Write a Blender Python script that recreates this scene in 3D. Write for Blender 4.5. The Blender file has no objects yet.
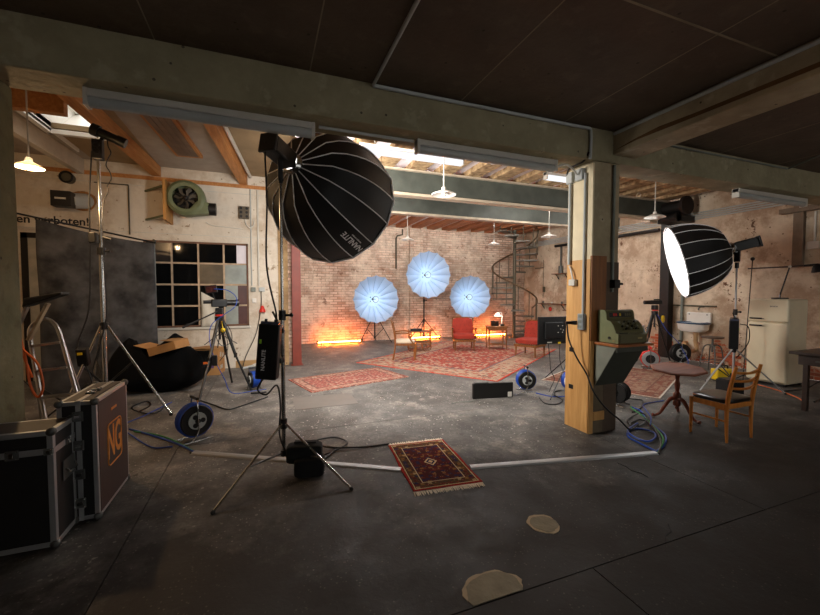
import bpy, bmesh, math, random
from mathutils import Vector as V, Matrix, noise
random.seed(7)
sc = bpy.context.scene
col = sc.collection
PI = math.pi
R = math.radians

# ------------------------------------------------------------------ camera, world, exposure
cam_d = bpy.data.cameras.new('camera'); cam_d.sensor_width = 36; cam_d.lens = 381.0/820*36
cam_d.clip_start = .05; cam_d.clip_end = 200
cam = bpy.data.objects.new('camera', cam_d); col.objects.link(cam)
cam.location = (0, 0, 1.75)
cam.rotation_euler = (PI/2-math.atan(15.5/381), 0, -math.atan(145/381))
sc.camera = cam
wd = bpy.data.worlds.new('overcast_sky'); sc.world = wd; wd.use_nodes = True
wd.node_tree.nodes['Background'].inputs[0].default_value = (1, .975, .93, 1)
wd.node_tree.nodes['Background'].inputs[1].default_value = 2.5
sc.view_settings.view_transform = 'Standard'; sc.view_settings.look = 'None'
sc.view_settings.gamma = 1; sc.view_settings.use_curve_mapping = False
sc.view_settings.exposure = 0.0
sc.cycles.use_denoising = True
sc.cycles.max_bounces = 8
sc.cycles.sample_clamp_indirect = 6

# light levels, all in one place (each lamp below reads its own)
E_BIG = 56      # big softbox diffuser, faces the room
E_PARA = 10     # right softbox diffuser
W_OCTA = 7    # each round reflector's lamp
E_TUBE = 220     # orange floor tubes
E_FLUO = 1.1      # ceiling batten lamps
W_BULB = 85     # pendant bulb in the left bay
E_FILLROW = 160      # added fill rows, kept out of sight behind the girders

# ------------------------------------------------------------------ helpers
def lin(c):
    f = lambda v: (v/255/12.92) if v/255 <= .04045 else ((v/255+.055)/1.055)**2.4
    return (f(c[0]), f(c[1]), f(c[2]), 1)

MATS = {}
def nodes_of(name):
    m = bpy.data.materials.new(name); m.use_nodes = True
    nt = m.node_tree
    return m, nt, nt.nodes['Principled BSDF']
class NT:
    """thin wrapper for node building"""
    def __init__(s, nt): s.nt = nt
    def n(s, t, **k):
        nd = s.nt.nodes.new(t)
        for a, b in k.items():
            if a.startswith('i_'):
                key = a[2:]; key = int(key) if key.isdigit() else key
                s.set(nd, key, b)
            else: setattr(nd, a, b)
        return nd
    def set(s, nd, key, b):
        if isinstance(b, bpy.types.NodeSocket): s.nt.links.new(b, nd.inputs[key])
        else: nd.inputs[key].default_value = b
    def math(s, op, a, b=0.0, clamp=False):
        nd = s.nt.nodes.new('ShaderNodeMath'); nd.operation = op; nd.use_clamp = clamp
        s.set(nd, 0, a); s.set(nd, 1, b); return nd.outputs[0]
    def noise(s, vec, scale, detail=4, rough=.55):
        nd = s.n('ShaderNodeTexNoise'); s.set(nd, 'Vector', vec)
        nd.inputs['Scale'].default_value = scale; nd.inputs['Detail'].default_value = detail; nd.inputs['Roughness'].default_value = rough
        return nd.outputs['Fac']
    def voro(s, vec, scale, feat='F1'):
        nd = s.n('ShaderNodeTexVoronoi'); nd.feature = feat; s.set(nd, 'Vector', vec); nd.inputs['Scale'].default_value = scale
        return nd
    def ramp(s, fac, stops, interp='LINEAR'):
        nd = s.n('ShaderNodeValToRGB'); s.set(nd, 0, fac); cr = nd.color_ramp; cr.interpolation = interp
        while len(cr.elements) < len(stops): cr.elements.new(.5)
        for e, (p, c) in zip(cr.elements, stops):
            e.position = p; e.color = c if len(c) == 4 else lin(c)
        return nd.outputs[0]
    def step(s, fac, a, b):
        return s.ramp(fac, [(a, (0, 0, 0, 1)), (b, (1, 1, 1, 1))])
    def mix(s, fac, a, b, blend='MIX'):
        nd = s.n('ShaderNodeMix'); nd.data_type = 'RGBA'; nd.blend_type = blend
        s.set(nd, 0, fac); s.set(nd, 6, a); s.set(nd, 7, b); return nd.outputs[2]
    def pos(s): return s.n('ShaderNodeNewGeometry').outputs['Position']
    def obj(s): return s.n('ShaderNodeTexCoord').outputs['Object']
    def sep(s, v): nd = s.n('ShaderNodeSeparateXYZ'); s.set(nd, 0, v); return nd.outputs
    def comb(s, x, y, z=0.0):
        nd = s.n('ShaderNodeCombineXYZ'); s.set(nd, 0, x); s.set(nd, 1, y); s.set(nd, 2, z); return nd.outputs[0]
    def bump(s, h, strength, dist, bsdf):
        nd = s.n('ShaderNodeBump'); s.set(nd, 'Height', h); nd.inputs['Strength'].default_value = strength; nd.inputs['Distance'].default_value = dist
        s.nt.links.new(nd.outputs[0], bsdf.inputs['Normal'])

def mat(name, rgb, rough=.6, metal=0, var=.18, scale=5, bump=0, bscale=60, stretch=None, second=None, emit=None, spec=.5):
    """plain surface: two tones of one colour mixed by noise"""
    if name in MATS: return MATS[name]
    m, nt, b = nodes_of(name); T = NT(nt)
    c = lin(rgb)
    vec = T.pos()
    if stretch:
        mp = T.n('ShaderNodeMapping'); T.set(mp, 0, vec); mp.inputs['Scale'].default_value = stretch; vec = mp.outputs[0]
    lo = tuple(x*(1-var) for x in c[:3])+(1,); hi = tuple(min(1, x*(1+var)) for x in c[:3])+(1,)
    if second: lo = lin(second)
    f = T.noise(vec, scale)
    T.set(b, 'Base Color', T.ramp(f, [(.32, lo), (.68, hi)]))
    b.inputs['Roughness'].default_value = rough; b.inputs['Metallic'].default_value = metal
    b.inputs['Specular IOR Level'].default_value = spec
    if bump: T.bump(T.noise(vec, bscale), bump, .01, b)
    if emit: b.inputs['Emission Color'].default_value = emit[0]; b.inputs['Emission Strength'].default_value = emit[1]
    MATS[name] = m; return m

class MB:
    """collects geometry, links it as one mesh object"""
    def __init__(s): s.v = []; s.f = []
    def add(s, vs, fs):
        o = len(s.v); s.v += [V(p) for p in vs]; s.f += [[i+o for i in f] for f in fs]; return s
    def box(s, x0, y0, z0, x1, y1, z1):
        return s.add([(x0,y0,z0),(x1,y0,z0),(x1,y1,z0),(x0,y1,z0),(x0,y0,z1),(x1,y0,z1),(x1,y1,z1),(x0,y1,z1)],
                     [(0,3,2,1),(4,5,6,7),(0,1,5,4),(1,2,6,5),(2,3,7,6),(3,0,4,7)])
    def obox(s, c, size, rot=None):
        m = Matrix.Translation(V(c)) @ (rot.to_4x4() if rot else Matrix.Identity(4))
        a, b, d = (x/2 for x in size)
        return s.add([m @ V(p) for p in [(-a,-b,-d),(a,-b,-d),(a,b,-d),(-a,b,-d),(-a,-b,d),(a,-b,d),(a,b,d),(-a,b,d)]],
                     [(0,3,2,1),(4,5,6,7),(0,1,5,4),(1,2,6,5),(2,3,7,6),(3,0,4,7)])
    def bar(s, p0, p1, w, h, up=(0,0,1)):
        """rectangular bar from p0 to p1"""
        p0, p1 = V(p0), V(p1); d = (p1-p0); L = d.length; d.normalize()
        u = V(up)
        if abs(d.dot(u)) > .98: u = V((1,0,0))
        x = d.cross(u).normalized(); y = x.cross(d).normalized()
        vs = []
        for p in (p0, p1):
            vs += [p-x*w/2-y*h/2, p+x*w/2-y*h/2, p+x*w/2+y*h/2, p-x*w/2+y*h/2]
        return s.add(vs, [(0,3,2,1),(4,5,6,7),(0,1,5,4),(1,2,6,5),(2,3,7,6),(3,0,4,7)])
    def cyl(s, p0, p1, r, n=12, r2=None, caps=True):
        return s.tube([p0, p1], r, n, radii=[r, r if r2 is None else r2], caps=caps)
    def tube(s, pts, r, n=8, radii=None, caps=True, closed=False):
        pts = [V(p) for p in pts]; k = len(pts)
        tan = []
        for i in range(k):
            if closed: t = pts[(i+1) % k]-pts[i-1]
            else: t = pts[min(i+1, k-1)]-pts[max(i-1, 0)]
            tan.append(t.normalized() if t.length > 1e-9 else V((0,0,1)))
        u = tan[0].orthogonal().normalized(); o = len(s.v)
        for i in range(k):
            t = tan[i]; u = (u-t*u.dot(t))
            u = u.normalized() if u.length > 1e-6 else t.orthogonal().normalized()
            w = t.cross(u); rr = radii[i] if radii else r
            for j in range(n):
                a = 2*PI*j/n; s.v.append(pts[i]+u*(math.cos(a)*rr)+w*(math.sin(a)*rr))
        m = k if closed else k-1
        for i in range(m):
            for j in range(n):
                a, b = i*n+j, i*n+(j+1) % n; c, d = ((i+1) % k)*n+(j+1) % n, ((i+1) % k)*n+j
                s.f.append([o+a, o+b, o+c, o+d])
        if caps and not closed:
            s.f.append([o+j for j in range(n)][::-1]); s.f.append([o+(k-1)*n+j for j in range(n)])
        return s
    def lathe(s, prof, c=(0,0,0), n=24, axis=(0,0,1), caps=False):
        """prof: (radius, height) along axis from c"""
        ax = V(axis).normalized(); u = ax.orthogonal().normalized()
        if abs(ax.z) > .999: u = V((1,0,0))
        w = ax.cross(u); c = V(c); o = len(s.v); k = len(prof)
        for r, h in prof:
            for j in range(n):
                a = 2*PI*j/n; s.v.append(c+ax*h+u*(math.cos(a)*r)+w*(math.sin(a)*r))
        for i in range(k-1):
            for j in range(n):
                s.f.append([o+i*n+j, o+i*n+(j+1) % n, o+(i+1)*n+(j+1) % n, o+(i+1)*n+j])
        if caps:
            s.f.append([o+j for j in range(n)][::-1]); s.f.append([o+(k-1)*n+j for j in range(n)])
        return s
    def prism(s, poly, d):
        """planar polygon (3D points) extruded by vector d"""
        n = len(poly); d = V(d); p = [V(q) for q in poly]
        return s.add(p+[q+d for q in p], [list(range(n))[::-1], list(range(n, 2*n))]+[[i, (i+1) % n, n+(i+1) % n, n+i] for i in range(n)])
    def ball(s, c, r, n=10, sc_=(1,1,1)):
        c = V(c); pr = [(math.sin(PI*i/n)*r, -math.cos(PI*i/n)*r) for i in range(n+1)]
        o = len(s.v); s.lathe([(max(a, 1e-4), h) for a, h in pr], c, n*2)
        for i in range(o, len(s.v)):
            q = s.v[i]-c; s.v[i] = c+V((q.x*sc_[0], q.y*sc_[1], q.z*sc_[2]))
        return s
    def ring(s, c, R_, r, axis=(0,0,1), n=24, m=6):
        ax = V(axis).normalized(); u = ax.orthogonal().normalized(); w = ax.cross(u); c = V(c)
        return s.tube([c+u*math.cos(2*PI*i/n)*R_+w*math.sin(2*PI*i/n)*R_ for i in range(n)], r, m, closed=True)
    def build(s, name, material, parent=None, smooth=True, bevel=0, ang=38, seg=2):
        me = bpy.data.meshes.new(name)
        if parent is None:
            xs = [p.x for p in s.v]; ys = [p.y for p in s.v]; zs = [p.z for p in s.v]
            org = V(((min(xs)+max(xs))/2, (min(ys)+max(ys))/2, min(zs)))
        else:
            org = V((0,0,0)); q = parent
            while q: org += q.location; q = q.parent
        me.from_pydata([tuple(p-org) for p in s.v], [], s.f)
        bm = bmesh.new(); bm.from_mesh(me); bmesh.ops.recalc_face_normals(bm, faces=bm.faces); bm.to_mesh(me); bm.free()
        if smooth:
            me.polygons.foreach_set('use_smooth', [True]*len(me.polygons)); me.set_sharp_from_angle(angle=R(ang))
        o = bpy.data.objects.new(name, me); col.objects.link(o); me.materials.append(material)
        if parent is None: o.location = org
        else: o.parent = parent
        if bevel:
            b = o.modifiers.new('bevel', 'BEVEL'); b.width = bevel; b.segments = seg; b.limit_method = 'ANGLE'; b.angle_limit = R(40)
        return o

def mb(): return MB()
def tag(o, label, cat=None, group=None, kind=None):
    if label: o['label'] = label
    if cat: o['category'] = cat
    if group: o['group'] = group
    if kind: o['kind'] = kind
    return o
def thing(name, label, cat, loc=(0,0,0), group=None):
    o = bpy.data.objects.new(name, None); o.empty_display_size = .1; o.location = loc; col.objects.link(o)
    return tag(o, label, cat, group)
def struct(o, label): return tag(o, label, 'structure', None, 'structure')
def copy_tree(o, parent=None):
    c = o.copy(); col.objects.link(c); c.parent = parent
    for ch in list(o.children): copy_tree(ch, c)
    return c
def smooth_path(pts, k=6):
    pts = [V(p) for p in pts]; P_ = [pts[0]*2-pts[1]]+pts+[pts[-1]*2-pts[-2]]; out = []
    for i in range(1, len(P_)-2):
        a, b, c, d = P_[i-1:i+3]
        for j in range(k):
            t = j/k
            out.append(.5*((2*b)+(c-a)*t+(2*a-5*b+4*c-d)*t*t+(3*b-a-3*c+d)*t**3))
    out.append(pts[-1]); return out
def cable(name, label, pts, r, m, group=None, parent=None, k=6, cat='cable'):
    o = mb().tube(smooth_path(pts, k), r, 6).build(name, m, parent)
    if parent is None: tag(o, label, cat, group)
    return o
def text_mesh(name, body, size, m, parent, mw, extrude=.001, bold=True):
    """flat lettering as a mesh; mw: world matrix of its centre"""
    cu = bpy.data.curves.new(name, 'FONT'); cu.body = body; cu.size = size; cu.align_x = 'CENTER'; cu.align_y = 'CENTER'
    cu.extrude = extrude; cu.resolution_u = 3
    if bold: cu.offset = size*.018
    t = bpy.data.objects.new(name, cu); col.objects.link(t)
    dg = bpy.context.evaluated_depsgraph_get(); me = bpy.data.meshes.new_from_object(t.evaluated_get(dg))
    bpy.data.objects.remove(t); bpy.data.curves.remove(cu)
    org = V((0,0,0)); q = parent
    while q: org += q.location; q = q.parent
    me.transform(Matrix.Translation(-org) @ mw)
    o = bpy.data.objects.new(name, me); col.objects.link(o); o.parent = parent
    me.materials.clear(); me.materials.append(m); return o
def frame_mat(c, x, y):
    x = V(x).normalized(); z = x.cross(V(y)).normalized(); y = z.cross(x)
    m = Matrix((x, y, z)).transposed().to_4x4(); m.translation = V(c); return m

# ------------------------------------------------------------------ materials
def floor_mat():
    m, nt, b = nodes_of('stained_concrete_floor'); T = NT(nt); p = T.pos()
    big = T.noise(p, .55, 5, .6); mid = T.noise(p, 2.6, 6, .65); fine = T.noise(p, 26, 4, .7)
    base = T.ramp(mid, [(.3, (70, 67, 64)), (.48, (112, 109, 105)), (.7, (156, 151, 144))])
    base = T.mix(T.step(big, .42, .62), base, T.mix(.55, base, lin((64, 58, 53))))
    base = T.mix(T.step(T.noise(p, 1.3, 8, .75), .56, .62), base, lin((146, 139, 130)))
    base = T.mix(T.step(T.noise(p, 3.1, 7, .75), .62, .66), base, lin((70, 62, 54)))
    v = T.voro(p, 11); spk = T.math('MULTIPLY', T.math('LESS_THAN', v.outputs['Distance'], .13), T.step(T.noise(p, 1.1, 3), .4, .5))
    base = T.mix(spk, base, lin((196, 190, 180)))
    v2 = T.voro(p, 30); spk2 = T.math('MULTIPLY', T.math('LESS_THAN', v2.outputs['Distance'], .17), T.step(T.noise(p, 2.3, 3), .42, .55))
    base = T.mix(T.math('MULTIPLY', spk2, .7), base, lin((205, 200, 190)))
    base = T.mix(T.math('MULTIPLY', T.step(fine, .42, .6), .38), base, lin((62, 58, 54)))
    dimmed_coat = T.ramp(mid, [(.32, (24, 20, 17)), (.68, (43, 37, 32))])  # dark floor coating, deepened to hold the foreground's dimness
    dimmed_coat = T.mix(T.math('MULTIPLY', spk2, .3), dimmed_coat, lin((120, 112, 100)))
    wear_dimming = T.math('ADD', T.noise(p, 1.2, 7, .7), T.math('MULTIPLY', T.math('SUBTRACT', T.sep(p)[1], 3.6), .16))  # coating wear and foreground dimming painted together as a ramp in depth
    base = T.mix(T.step(wear_dimming, .36, .66), dimmed_coat, base)
    T.set(b, 'Base Color', base)
    T.set(b, 'Roughness', T.ramp(mid, [(.3, (.55,.55,.55,1)), (.7, (.8,.8,.8,1))]))
    T.bump(T.math('ADD', mid, T.math('MULTIPLY', fine, .5)), .25, .02, b)
    return m
def brick_mat():
    m, nt, b = nodes_of('whitewashed_brick'); T = NT(nt); x, y, z = T.sep(T.pos()); p = T.pos()
    uv = T.comb(T.math('ADD', x, y), z)
    br = T.n('ShaderNodeTexBrick'); T.set(br, 'Vector', uv)
    br.inputs['Scale'].default_value = 1; br.inputs['Brick Width'].default_value = .27; br.inputs['Row Height'].default_value = .088
    br.inputs['Mortar Size'].default_value = .011; br.inputs['Mortar Smooth'].default_value = .3; br.inputs['Bias'].default_value = -.1
    br.inputs['Color1'].default_value = lin((230, 204, 184)); br.inputs['Color2'].default_value = lin((190, 148, 124)); br.inputs['Mortar'].default_value = lin((150, 126, 106))
    wash = T.step(T.noise(p, 1.1, 8, .72), .42, .6)
    c = T.mix(T.math('MULTIPLY', wash, .72), br.outputs['Color'], lin((232, 216, 196)))
    c = T.mix(T.step(T.noise(p, 3.4, 6, .75), .6, .64), c, T.mix(.7, c, lin((112, 74, 56))))
    grime = T.step(T.noise(p, .8, 4), .5, .75)
    c = T.mix(T.math('MULTIPLY', T.step(T.noise(p, 1.6, 8, .75), .46, .58), .42), c, lin((128, 100, 80)))
    T.set(b, 'Base Color', c); b.inputs['Roughness'].default_value = .9
    h = T.math('SUBTRACT', T.math('MULTIPLY', T.noise(p, 14, 4), .6), br.outputs['Fac'])
    T.bump(h, .9, .02, b); return m
def plaster_mat(name, a, c2, stain, peel, lowbrick=0, sc1=1.0):
    m, nt, b = nodes_of(name); T = NT(nt); p = T.pos(); x, y, z = T.sep(p)
    base = T.ramp(T.noise(p, 1.4*sc1, 6, .65), [(.3, a), (.7, c2)])
    base = T.mix(T.math('MULTIPLY', T.step(T.noise(p, .9*sc1, 8, .74), .47, .58), .7), base, lin(stain))
    base = T.mix(T.step(T.noise(p, 2.7*sc1, 8, .78), .615, .635), base, lin(peel))
    v = T.voro(p, 5.5*sc1); base = T.mix(T.math('MULTIPLY', T.math('LESS_THAN', v.outputs['Distance'], .09), .8), base, lin(peel))
    h = T.noise(p, 6, 6, .7)
    if lowbrick:
        br = T.n('ShaderNodeTexBrick'); T.set(br, 'Vector', T.comb(T.math('ADD', x, y), z)); br.inputs['Scale'].default_value = 1
        br.inputs['Brick Width'].default_value = .25; br.inputs['Row Height'].default_value = .075; br.inputs['Mortar Size'].default_value = .008
        br.inputs['Color1'].default_value = lin((168, 84, 50)); br.inputs['Color2'].default_value = lin((120, 62, 40)); br.inputs['Mortar'].default_value = lin((150, 130, 108))
        k = T.step(T.math('ADD', T.noise(p, 1.9, 7, .75), T.math('MULTIPLY', z, -.34)), .40, .43)
        base = T.mix(k, base, br.outputs['Color'])
    T.set(b, 'Base Color', base); b.inputs['Roughness'].default_value = .9
    T.bump(h, .5, .03, b); return m
def beam_mat(name, a, c2, patch):
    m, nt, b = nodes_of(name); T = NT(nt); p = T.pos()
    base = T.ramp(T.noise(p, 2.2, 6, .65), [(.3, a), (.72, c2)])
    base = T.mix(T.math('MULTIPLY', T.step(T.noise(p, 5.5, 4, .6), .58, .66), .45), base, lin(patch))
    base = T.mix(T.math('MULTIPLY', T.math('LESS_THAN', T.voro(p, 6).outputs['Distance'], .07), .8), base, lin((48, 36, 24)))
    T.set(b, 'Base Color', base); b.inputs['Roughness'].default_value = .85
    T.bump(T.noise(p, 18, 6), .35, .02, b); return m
def wood_mat(name, a, c2, axis='z', rough=.5, sc_=1.0):
    if name in MATS: return MATS[name]
    m, nt, b = nodes_of(name); T = NT(nt); mp = T.n('ShaderNodeMapping'); T.set(mp, 0, T.pos())
    s_ = {'x': (1.2, 14, 14), 'y': (14, 1.2, 14), 'z': (14, 14, 1.2)}[axis]
    mp.inputs['Scale'].default_value = tuple(q*sc_ for q in s_)
    f = T.noise(mp.outputs[0], 1.6, 5, .65)
    T.set(b, 'Base Color', T.ramp(f, [(.28, a), (.55, tuple((x+y)/2 for x, y in zip(a, c2))), (.75, c2)]))
    b.inputs['Roughness'].default_value = rough; T.bump(f, .2, .01, b); MATS[name] = m; return m
def rug_mat(name, W, L, bands, field, motifs, msize, border_motif=True, medal=None, fade=.25):
    """Persian rug: border bands by distance from the edge, motifs from cells mirrored about both axes"""
    m, nt, b = nodes_of(name); T = NT(nt); x, y, z = T.sep(T.obj())
    ax = T.math('ABSOLUTE', x); ay = T.math('ABSOLUTE', y)
    d = T.math('MINIMUM', T.math('SUBTRACT', W/2, ax), T.math('SUBTRACT', L/2, ay))
    dn = T.math('DIVIDE', d, W/2)
    base = T.ramp(dn, bands, 'CONSTANT')
    mv = T.comb(ax, ay)
    v = T.voro(mv, 1/msize); v.distance = 'CHEBYCHEV'; v.inputs['Randomness'].default_value = .55
    cells = T.ramp(T.sep(v.outputs['Color'])[0], motifs, 'CONSTANT')
    mk = T.math('LESS_THAN', v.outputs['Distance'], .43)
    v2 = T.voro(mv, 2.3/msize); mk2 = T.math('LESS_THAN', v2.outputs['Distance'], .3)
    cells2 = T.ramp(T.sep(v2.outputs['Color'])[1], motifs[::-1] if False else [(p_, c_) for (p_, _), (_, c_) in zip(motifs, motifs[::-1])], 'CONSTANT')
    infield = T.math('GREATER_THAN', dn, bands[-1][0])
    base = T.mix(T.math('MULTIPLY', mk, T.math('MULTIPLY_ADD', infield, .35) if False else .85), base, cells)
    base = T.mix(T.math('MULTIPLY', mk2, .7), base, cells2)
    # guard stripes stay clean
    for (p0, p1, c_) in field:
        k = T.math('MULTIPLY', T.math('GREATER_THAN', dn, p0), T.math('LESS_THAN', dn, p1)); base = T.mix(k, base, lin(c_))
    if medal:
        q = T.math('ADD', T.math('DIVIDE', ax, medal[0]), T.math('DIVIDE', ay, medal[1]))
        base = T.mix(T.math('LESS_THAN', q, 1), base, lin(medal[2])); base = T.mix(T.math('LESS_THAN', q, .72), base, lin(medal[3])); base = T.mix(T.math('LESS_THAN', q, .38), base, lin(medal[2]))
    base = T.mix(T.math('MULTIPLY', T.noise(T.pos(), 3, 5), fade), base, lin((186, 160, 140)))
    T.set(b, 'Base Color', base); b.inputs['Roughness'].default_value = .95; b.inputs['Specular IOR Level'].default_value = .1
    T.bump(T.noise(T.pos(), 160, 2), .4, .004, b); return m
def emit_mat(name, rgb, k):
    m = bpy.data.materials.new(name); m.use_nodes = True; nt = m.node_tree; nt.nodes.remove(nt.nodes['Principled BSDF'])
    e = nt.nodes.new('ShaderNodeEmission'); e.inputs[0].default_value = (*rgb, 1); e.inputs[1].default_value = k
    nt.links.new(e.outputs[0], nt.nodes['Material Output'].inputs[0]); MATS[name] = m; return m
def glass_mat(name, rgb, rough, trans):
    m, nt, b = nodes_of(name); T = NT(nt); b.inputs['Base Color'].default_value = lin(rgb); b.inputs['Roughness'].default_value = rough
    b.inputs['Transmission Weight'].default_value = trans; b.inputs['IOR'].default_value = 1.25; return m

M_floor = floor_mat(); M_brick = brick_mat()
M_wallR = plaster_mat('stained_tan_plaster', (184, 162, 138), (228, 212, 188), (150, 120, 94), (96, 64, 42), 1)
M_wallW = plaster_mat('cream_wall_paint', (206, 194, 178), (228, 218, 202), (186, 166, 142), (150, 126, 98), 0)
M_beam = beam_mat('painted_concrete', (128, 119, 92), (162, 152, 122), (180, 170, 142))
M_crossbeam = beam_mat('bare_formed_concrete', (146, 131, 104), (182, 167, 136), (196, 182, 154))
M_pillar = beam_mat('olive_stained_concrete', (92, 92, 62), (130, 124, 92), (80, 66, 40))
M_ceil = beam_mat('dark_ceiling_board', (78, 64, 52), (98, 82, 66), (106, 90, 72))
M_darkwall = mat('dark_grey_wall_paint', (96, 88, 78), .9)
M_ceilL = mat('pale_grey_ceiling_board', (168, 158, 146), .85, var=.08)
M_ceilT = mat('tan_ceiling_board', (150, 128, 96), .85, var=.12, scale=3)
M_ceilM = mat('lilac_white_ceiling_plaster', (226, 218, 224), .8, var=.06)
M_joist = mat('rough_plastered_timber', (178, 150, 112), .95, var=.3, scale=9, bump=.9, bscale=22, second=(120, 92, 62))
M_joistO = wood_mat('reddish_timber', (140, 84, 52), (206, 142, 96), 'y', .75)  # rear joists: orange tube light put into the timber colour
M_ibeam = mat('grey_green_steel_paint', (72, 76, 69), .6, var=.22, scale=3, bump=.15)
M_cream = mat('cream_steel_paint', (188, 172, 150), .6)
M_rafter = wood_mat('old_rafter_timber', (164, 104, 52), (210, 150, 88), 'y', .6)
M_rafterg = mat('grey_painted_rafter', (196, 184, 166), .7, var=.1)
M_ply = wood_mat('orange_plywood', (186, 134, 74), (222, 174, 108), 'z', .5)
M_plyd = wood_mat('brown_varnished_ply', (120, 70, 26), (164, 102, 44), 'z', .45)
M_pcream = mat('cream_pillar_paint', (222, 206, 172), .7, var=.08)
M_pdark = mat('dark_brown_pillar_paint', (86, 70, 54), .7)
M_red = mat('oxide_red_paint', (124, 50, 35), .55, var=.12)
M_conduit = mat('grey_conduit_plastic', (178, 182, 180), .5, var=.06)
M_conduitd = mat('dull_grey_conduit', (120, 126, 118), .55)
M_white = mat('white_enamel', (228, 224, 216), .35, var=.04)
M_offw = mat('offwhite_plastic', (200, 196, 186), .45, var=.05)
M_black = mat('black_plastic', (16, 16, 17), .42, var=.2)
M_matt = mat('matt_black_fabric', (13, 13, 14), .9, var=.3, scale=12, bump=.3, bscale=30)
M_soft = mat('black_softbox_nylon', (6, 6, 7), .6, var=.2, scale=3, bump=.25, bscale=9)
M_chrome = mat('chromed_steel', (190, 190, 188), .22, 1, var=.05)
M_alu = mat('brushed_aluminium', (176, 176, 174), .38, 1, var=.08)
M_aluw = mat('anodised_aluminium', (172, 174, 176), .45, .7, var=.06)
M_rod = mat('pale_grey_rib_seam', (226, 226, 228), .4, var=.05)
M_steel = mat('dark_galvanised_steel', (96, 98, 96), .5, .7)
M_rubber = mat('black_rubber', (12, 12, 12), .7)
M_blue = mat('blue_cable_sheath', (22, 66, 158), .45, var=.1)
M_green = mat('green_cable_sheath', (46, 130, 62), .5, var=.1)
M_orange = mat('orange_cable_sheath', (206, 96, 30), .5, var=.1)
M_redc = mat('signal_red_plastic', (204, 40, 26), .45, var=.08)
M_yellow = mat('yellow_plastic', (222, 190, 24), .45, var=.06)
M_card = mat('brown_cardboard', (176, 128, 76), .85, var=.08)
M_velvet = mat('red_velvet', (158, 46, 28), .8, var=.14, scale=7)
M_chairw = wood_mat('golden_chair_wood', (106, 62, 24), (164, 104, 48), 'z', .4)
M_chairp = wood_mat('orange_teak', (176, 104, 36), (214, 142, 62), 'z', .4)
M_mahog = wood_mat('red_mahogany', (84, 34, 20), (132, 62, 36), 'z', .3)
M_mahogt = wood_mat('red_mahogany_top', (112, 58, 36), (146, 84, 54), 'x', .7)
M_seat = mat('black_leatherette', (20, 18, 17), .28, var=.15)
M_cushion = mat('ivory_upholstery', (222, 208, 184), .85, var=.06)
M_fridge = mat('cream_enamel', (226, 214, 184), .28, var=.04)
M_sage = mat('sage_green_enamel', (124, 128, 92), .38, var=.1)
M_saged = mat('olive_hammered_enamel', (96, 92, 62), .35, var=.1)
M_bracket = mat('grey_green_board', (128, 132, 120), .65, var=.1)
M_bracketd = mat('dark_green_board', (62, 64, 54), .65, var=.1)
M_fan = mat('green_fan_paint', (102, 110, 80), .5, var=.16)
M_dark = mat('near_black_metal', (30, 27, 25), .5, .3)
M_backdrop = mat('mottled_charcoal_canvas', (76, 76, 78), .95, var=.3, scale=3.2, second=(36, 36, 38), bump=.2)
M_darkwood = wood_mat('dark_desk_wood', (38, 26, 20), (64, 44, 32), 'x', .4)
M_casep = mat('black_case_laminate', (20, 19, 19), .6)
M_casel = mat('grey_brown_case_laminate', (62, 54, 48), .6, var=.1)
M_caseb = mat('brown_case_laminate', (46, 31, 26), .65, var=.18, scale=3)
M_stencil = mat('orange_stencil_paint', (206, 130, 46), .7, var=.2, scale=12)
M_fringe = mat('cream_wool_fringe', (232, 218, 196), .95, var=.15, scale=60)
M_patch = mat('bare_grey_screed', (150, 142, 122), .95, var=.15, scale=8, bump=.6, bscale=40)
M_pale = mat('pale_screed_edge', (188, 170, 142), .95, var=.1)
M_tread = mat('grey_stair_steel', (104, 102, 94), .5, .3)
M_stairg = mat('weathered_green_steel', (82, 76, 60), .6, .2)
M_brassr = mat('brown_handrail', (96, 72, 46), .5, .2)
M_terracotta = mat('beige_drain_pipe', (176, 140, 98), .6)
M_bluerim = mat('dark_blue_enamel', (40, 72, 104), .35)
M_bottle = mat('pale_blue_plastic', (110, 160, 196), .3)
M_brickr = mat('bare_red_brick', (170, 86, 54), .9, var=.25, scale=9, bump=.4)
M_fillrow = emit_mat('lit_fluorescent_row', (1, .965, .93), E_FILLROW); M_fillrow_dim = emit_mat('lit_fluorescent_dim_row', (1, .965, .93), E_FILLROW*.4)
M_fluo = emit_mat('lit_fluorescent', (.95, .97, 1), E_FLUO)
M_tube = emit_mat('lit_orange_tube', (1, .19, .02), E_TUBE)
M_diff1 = emit_mat('lit_softbox_cloth_large', (1, .96, .9), E_BIG)
M_diff2 = emit_mat('lit_softbox_cloth', (1, .98, .95), E_PARA)
def opal_mat():
    m = bpy.data.materials.new('opal_glass_dish'); m.use_nodes = True; nt = m.node_tree; nt.nodes.remove(nt.nodes['Principled BSDF']); T = NT(nt)
    a = T.n('ShaderNodeBsdfDiffuse'); a.inputs[0].default_value = (.85, .82, .76, 1); b = T.n('ShaderNodeBsdfTranslucent'); b.inputs[0].default_value = (.9, .86, .78, 1)
    x = T.n('ShaderNodeMixShader'); x.inputs[0].default_value = .65; nt.links.new(a.outputs[0], x.inputs[1]); nt.links.new(b.outputs[0], x.inputs[2]); nt.links.new(x.outputs[0], nt.nodes['Material Output'].inputs[0]); return m
M_opal = opal_mat()
M_bulbw = emit_mat('lit_warm_bulb', (1, .78, .5), 14)
M_lampshade = emit_mat('lit_lamp_shade', (1, .93, .82), 2.2)
M_fabricw = mat('silver_white_reflector_cloth', (170, 196, 228), .45, var=.02)
M_paper = mat('crumpled_pale_paper', (206, 200, 186), .8, var=.1, bump=.5, bscale=12)
M_glass = glass_mat('dark_window_glass', (60, 62, 64), .05, .9)
M_frost = mat('dusty_milky_glass', (150, 156, 150), .35, var=.22, scale=3)
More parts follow.
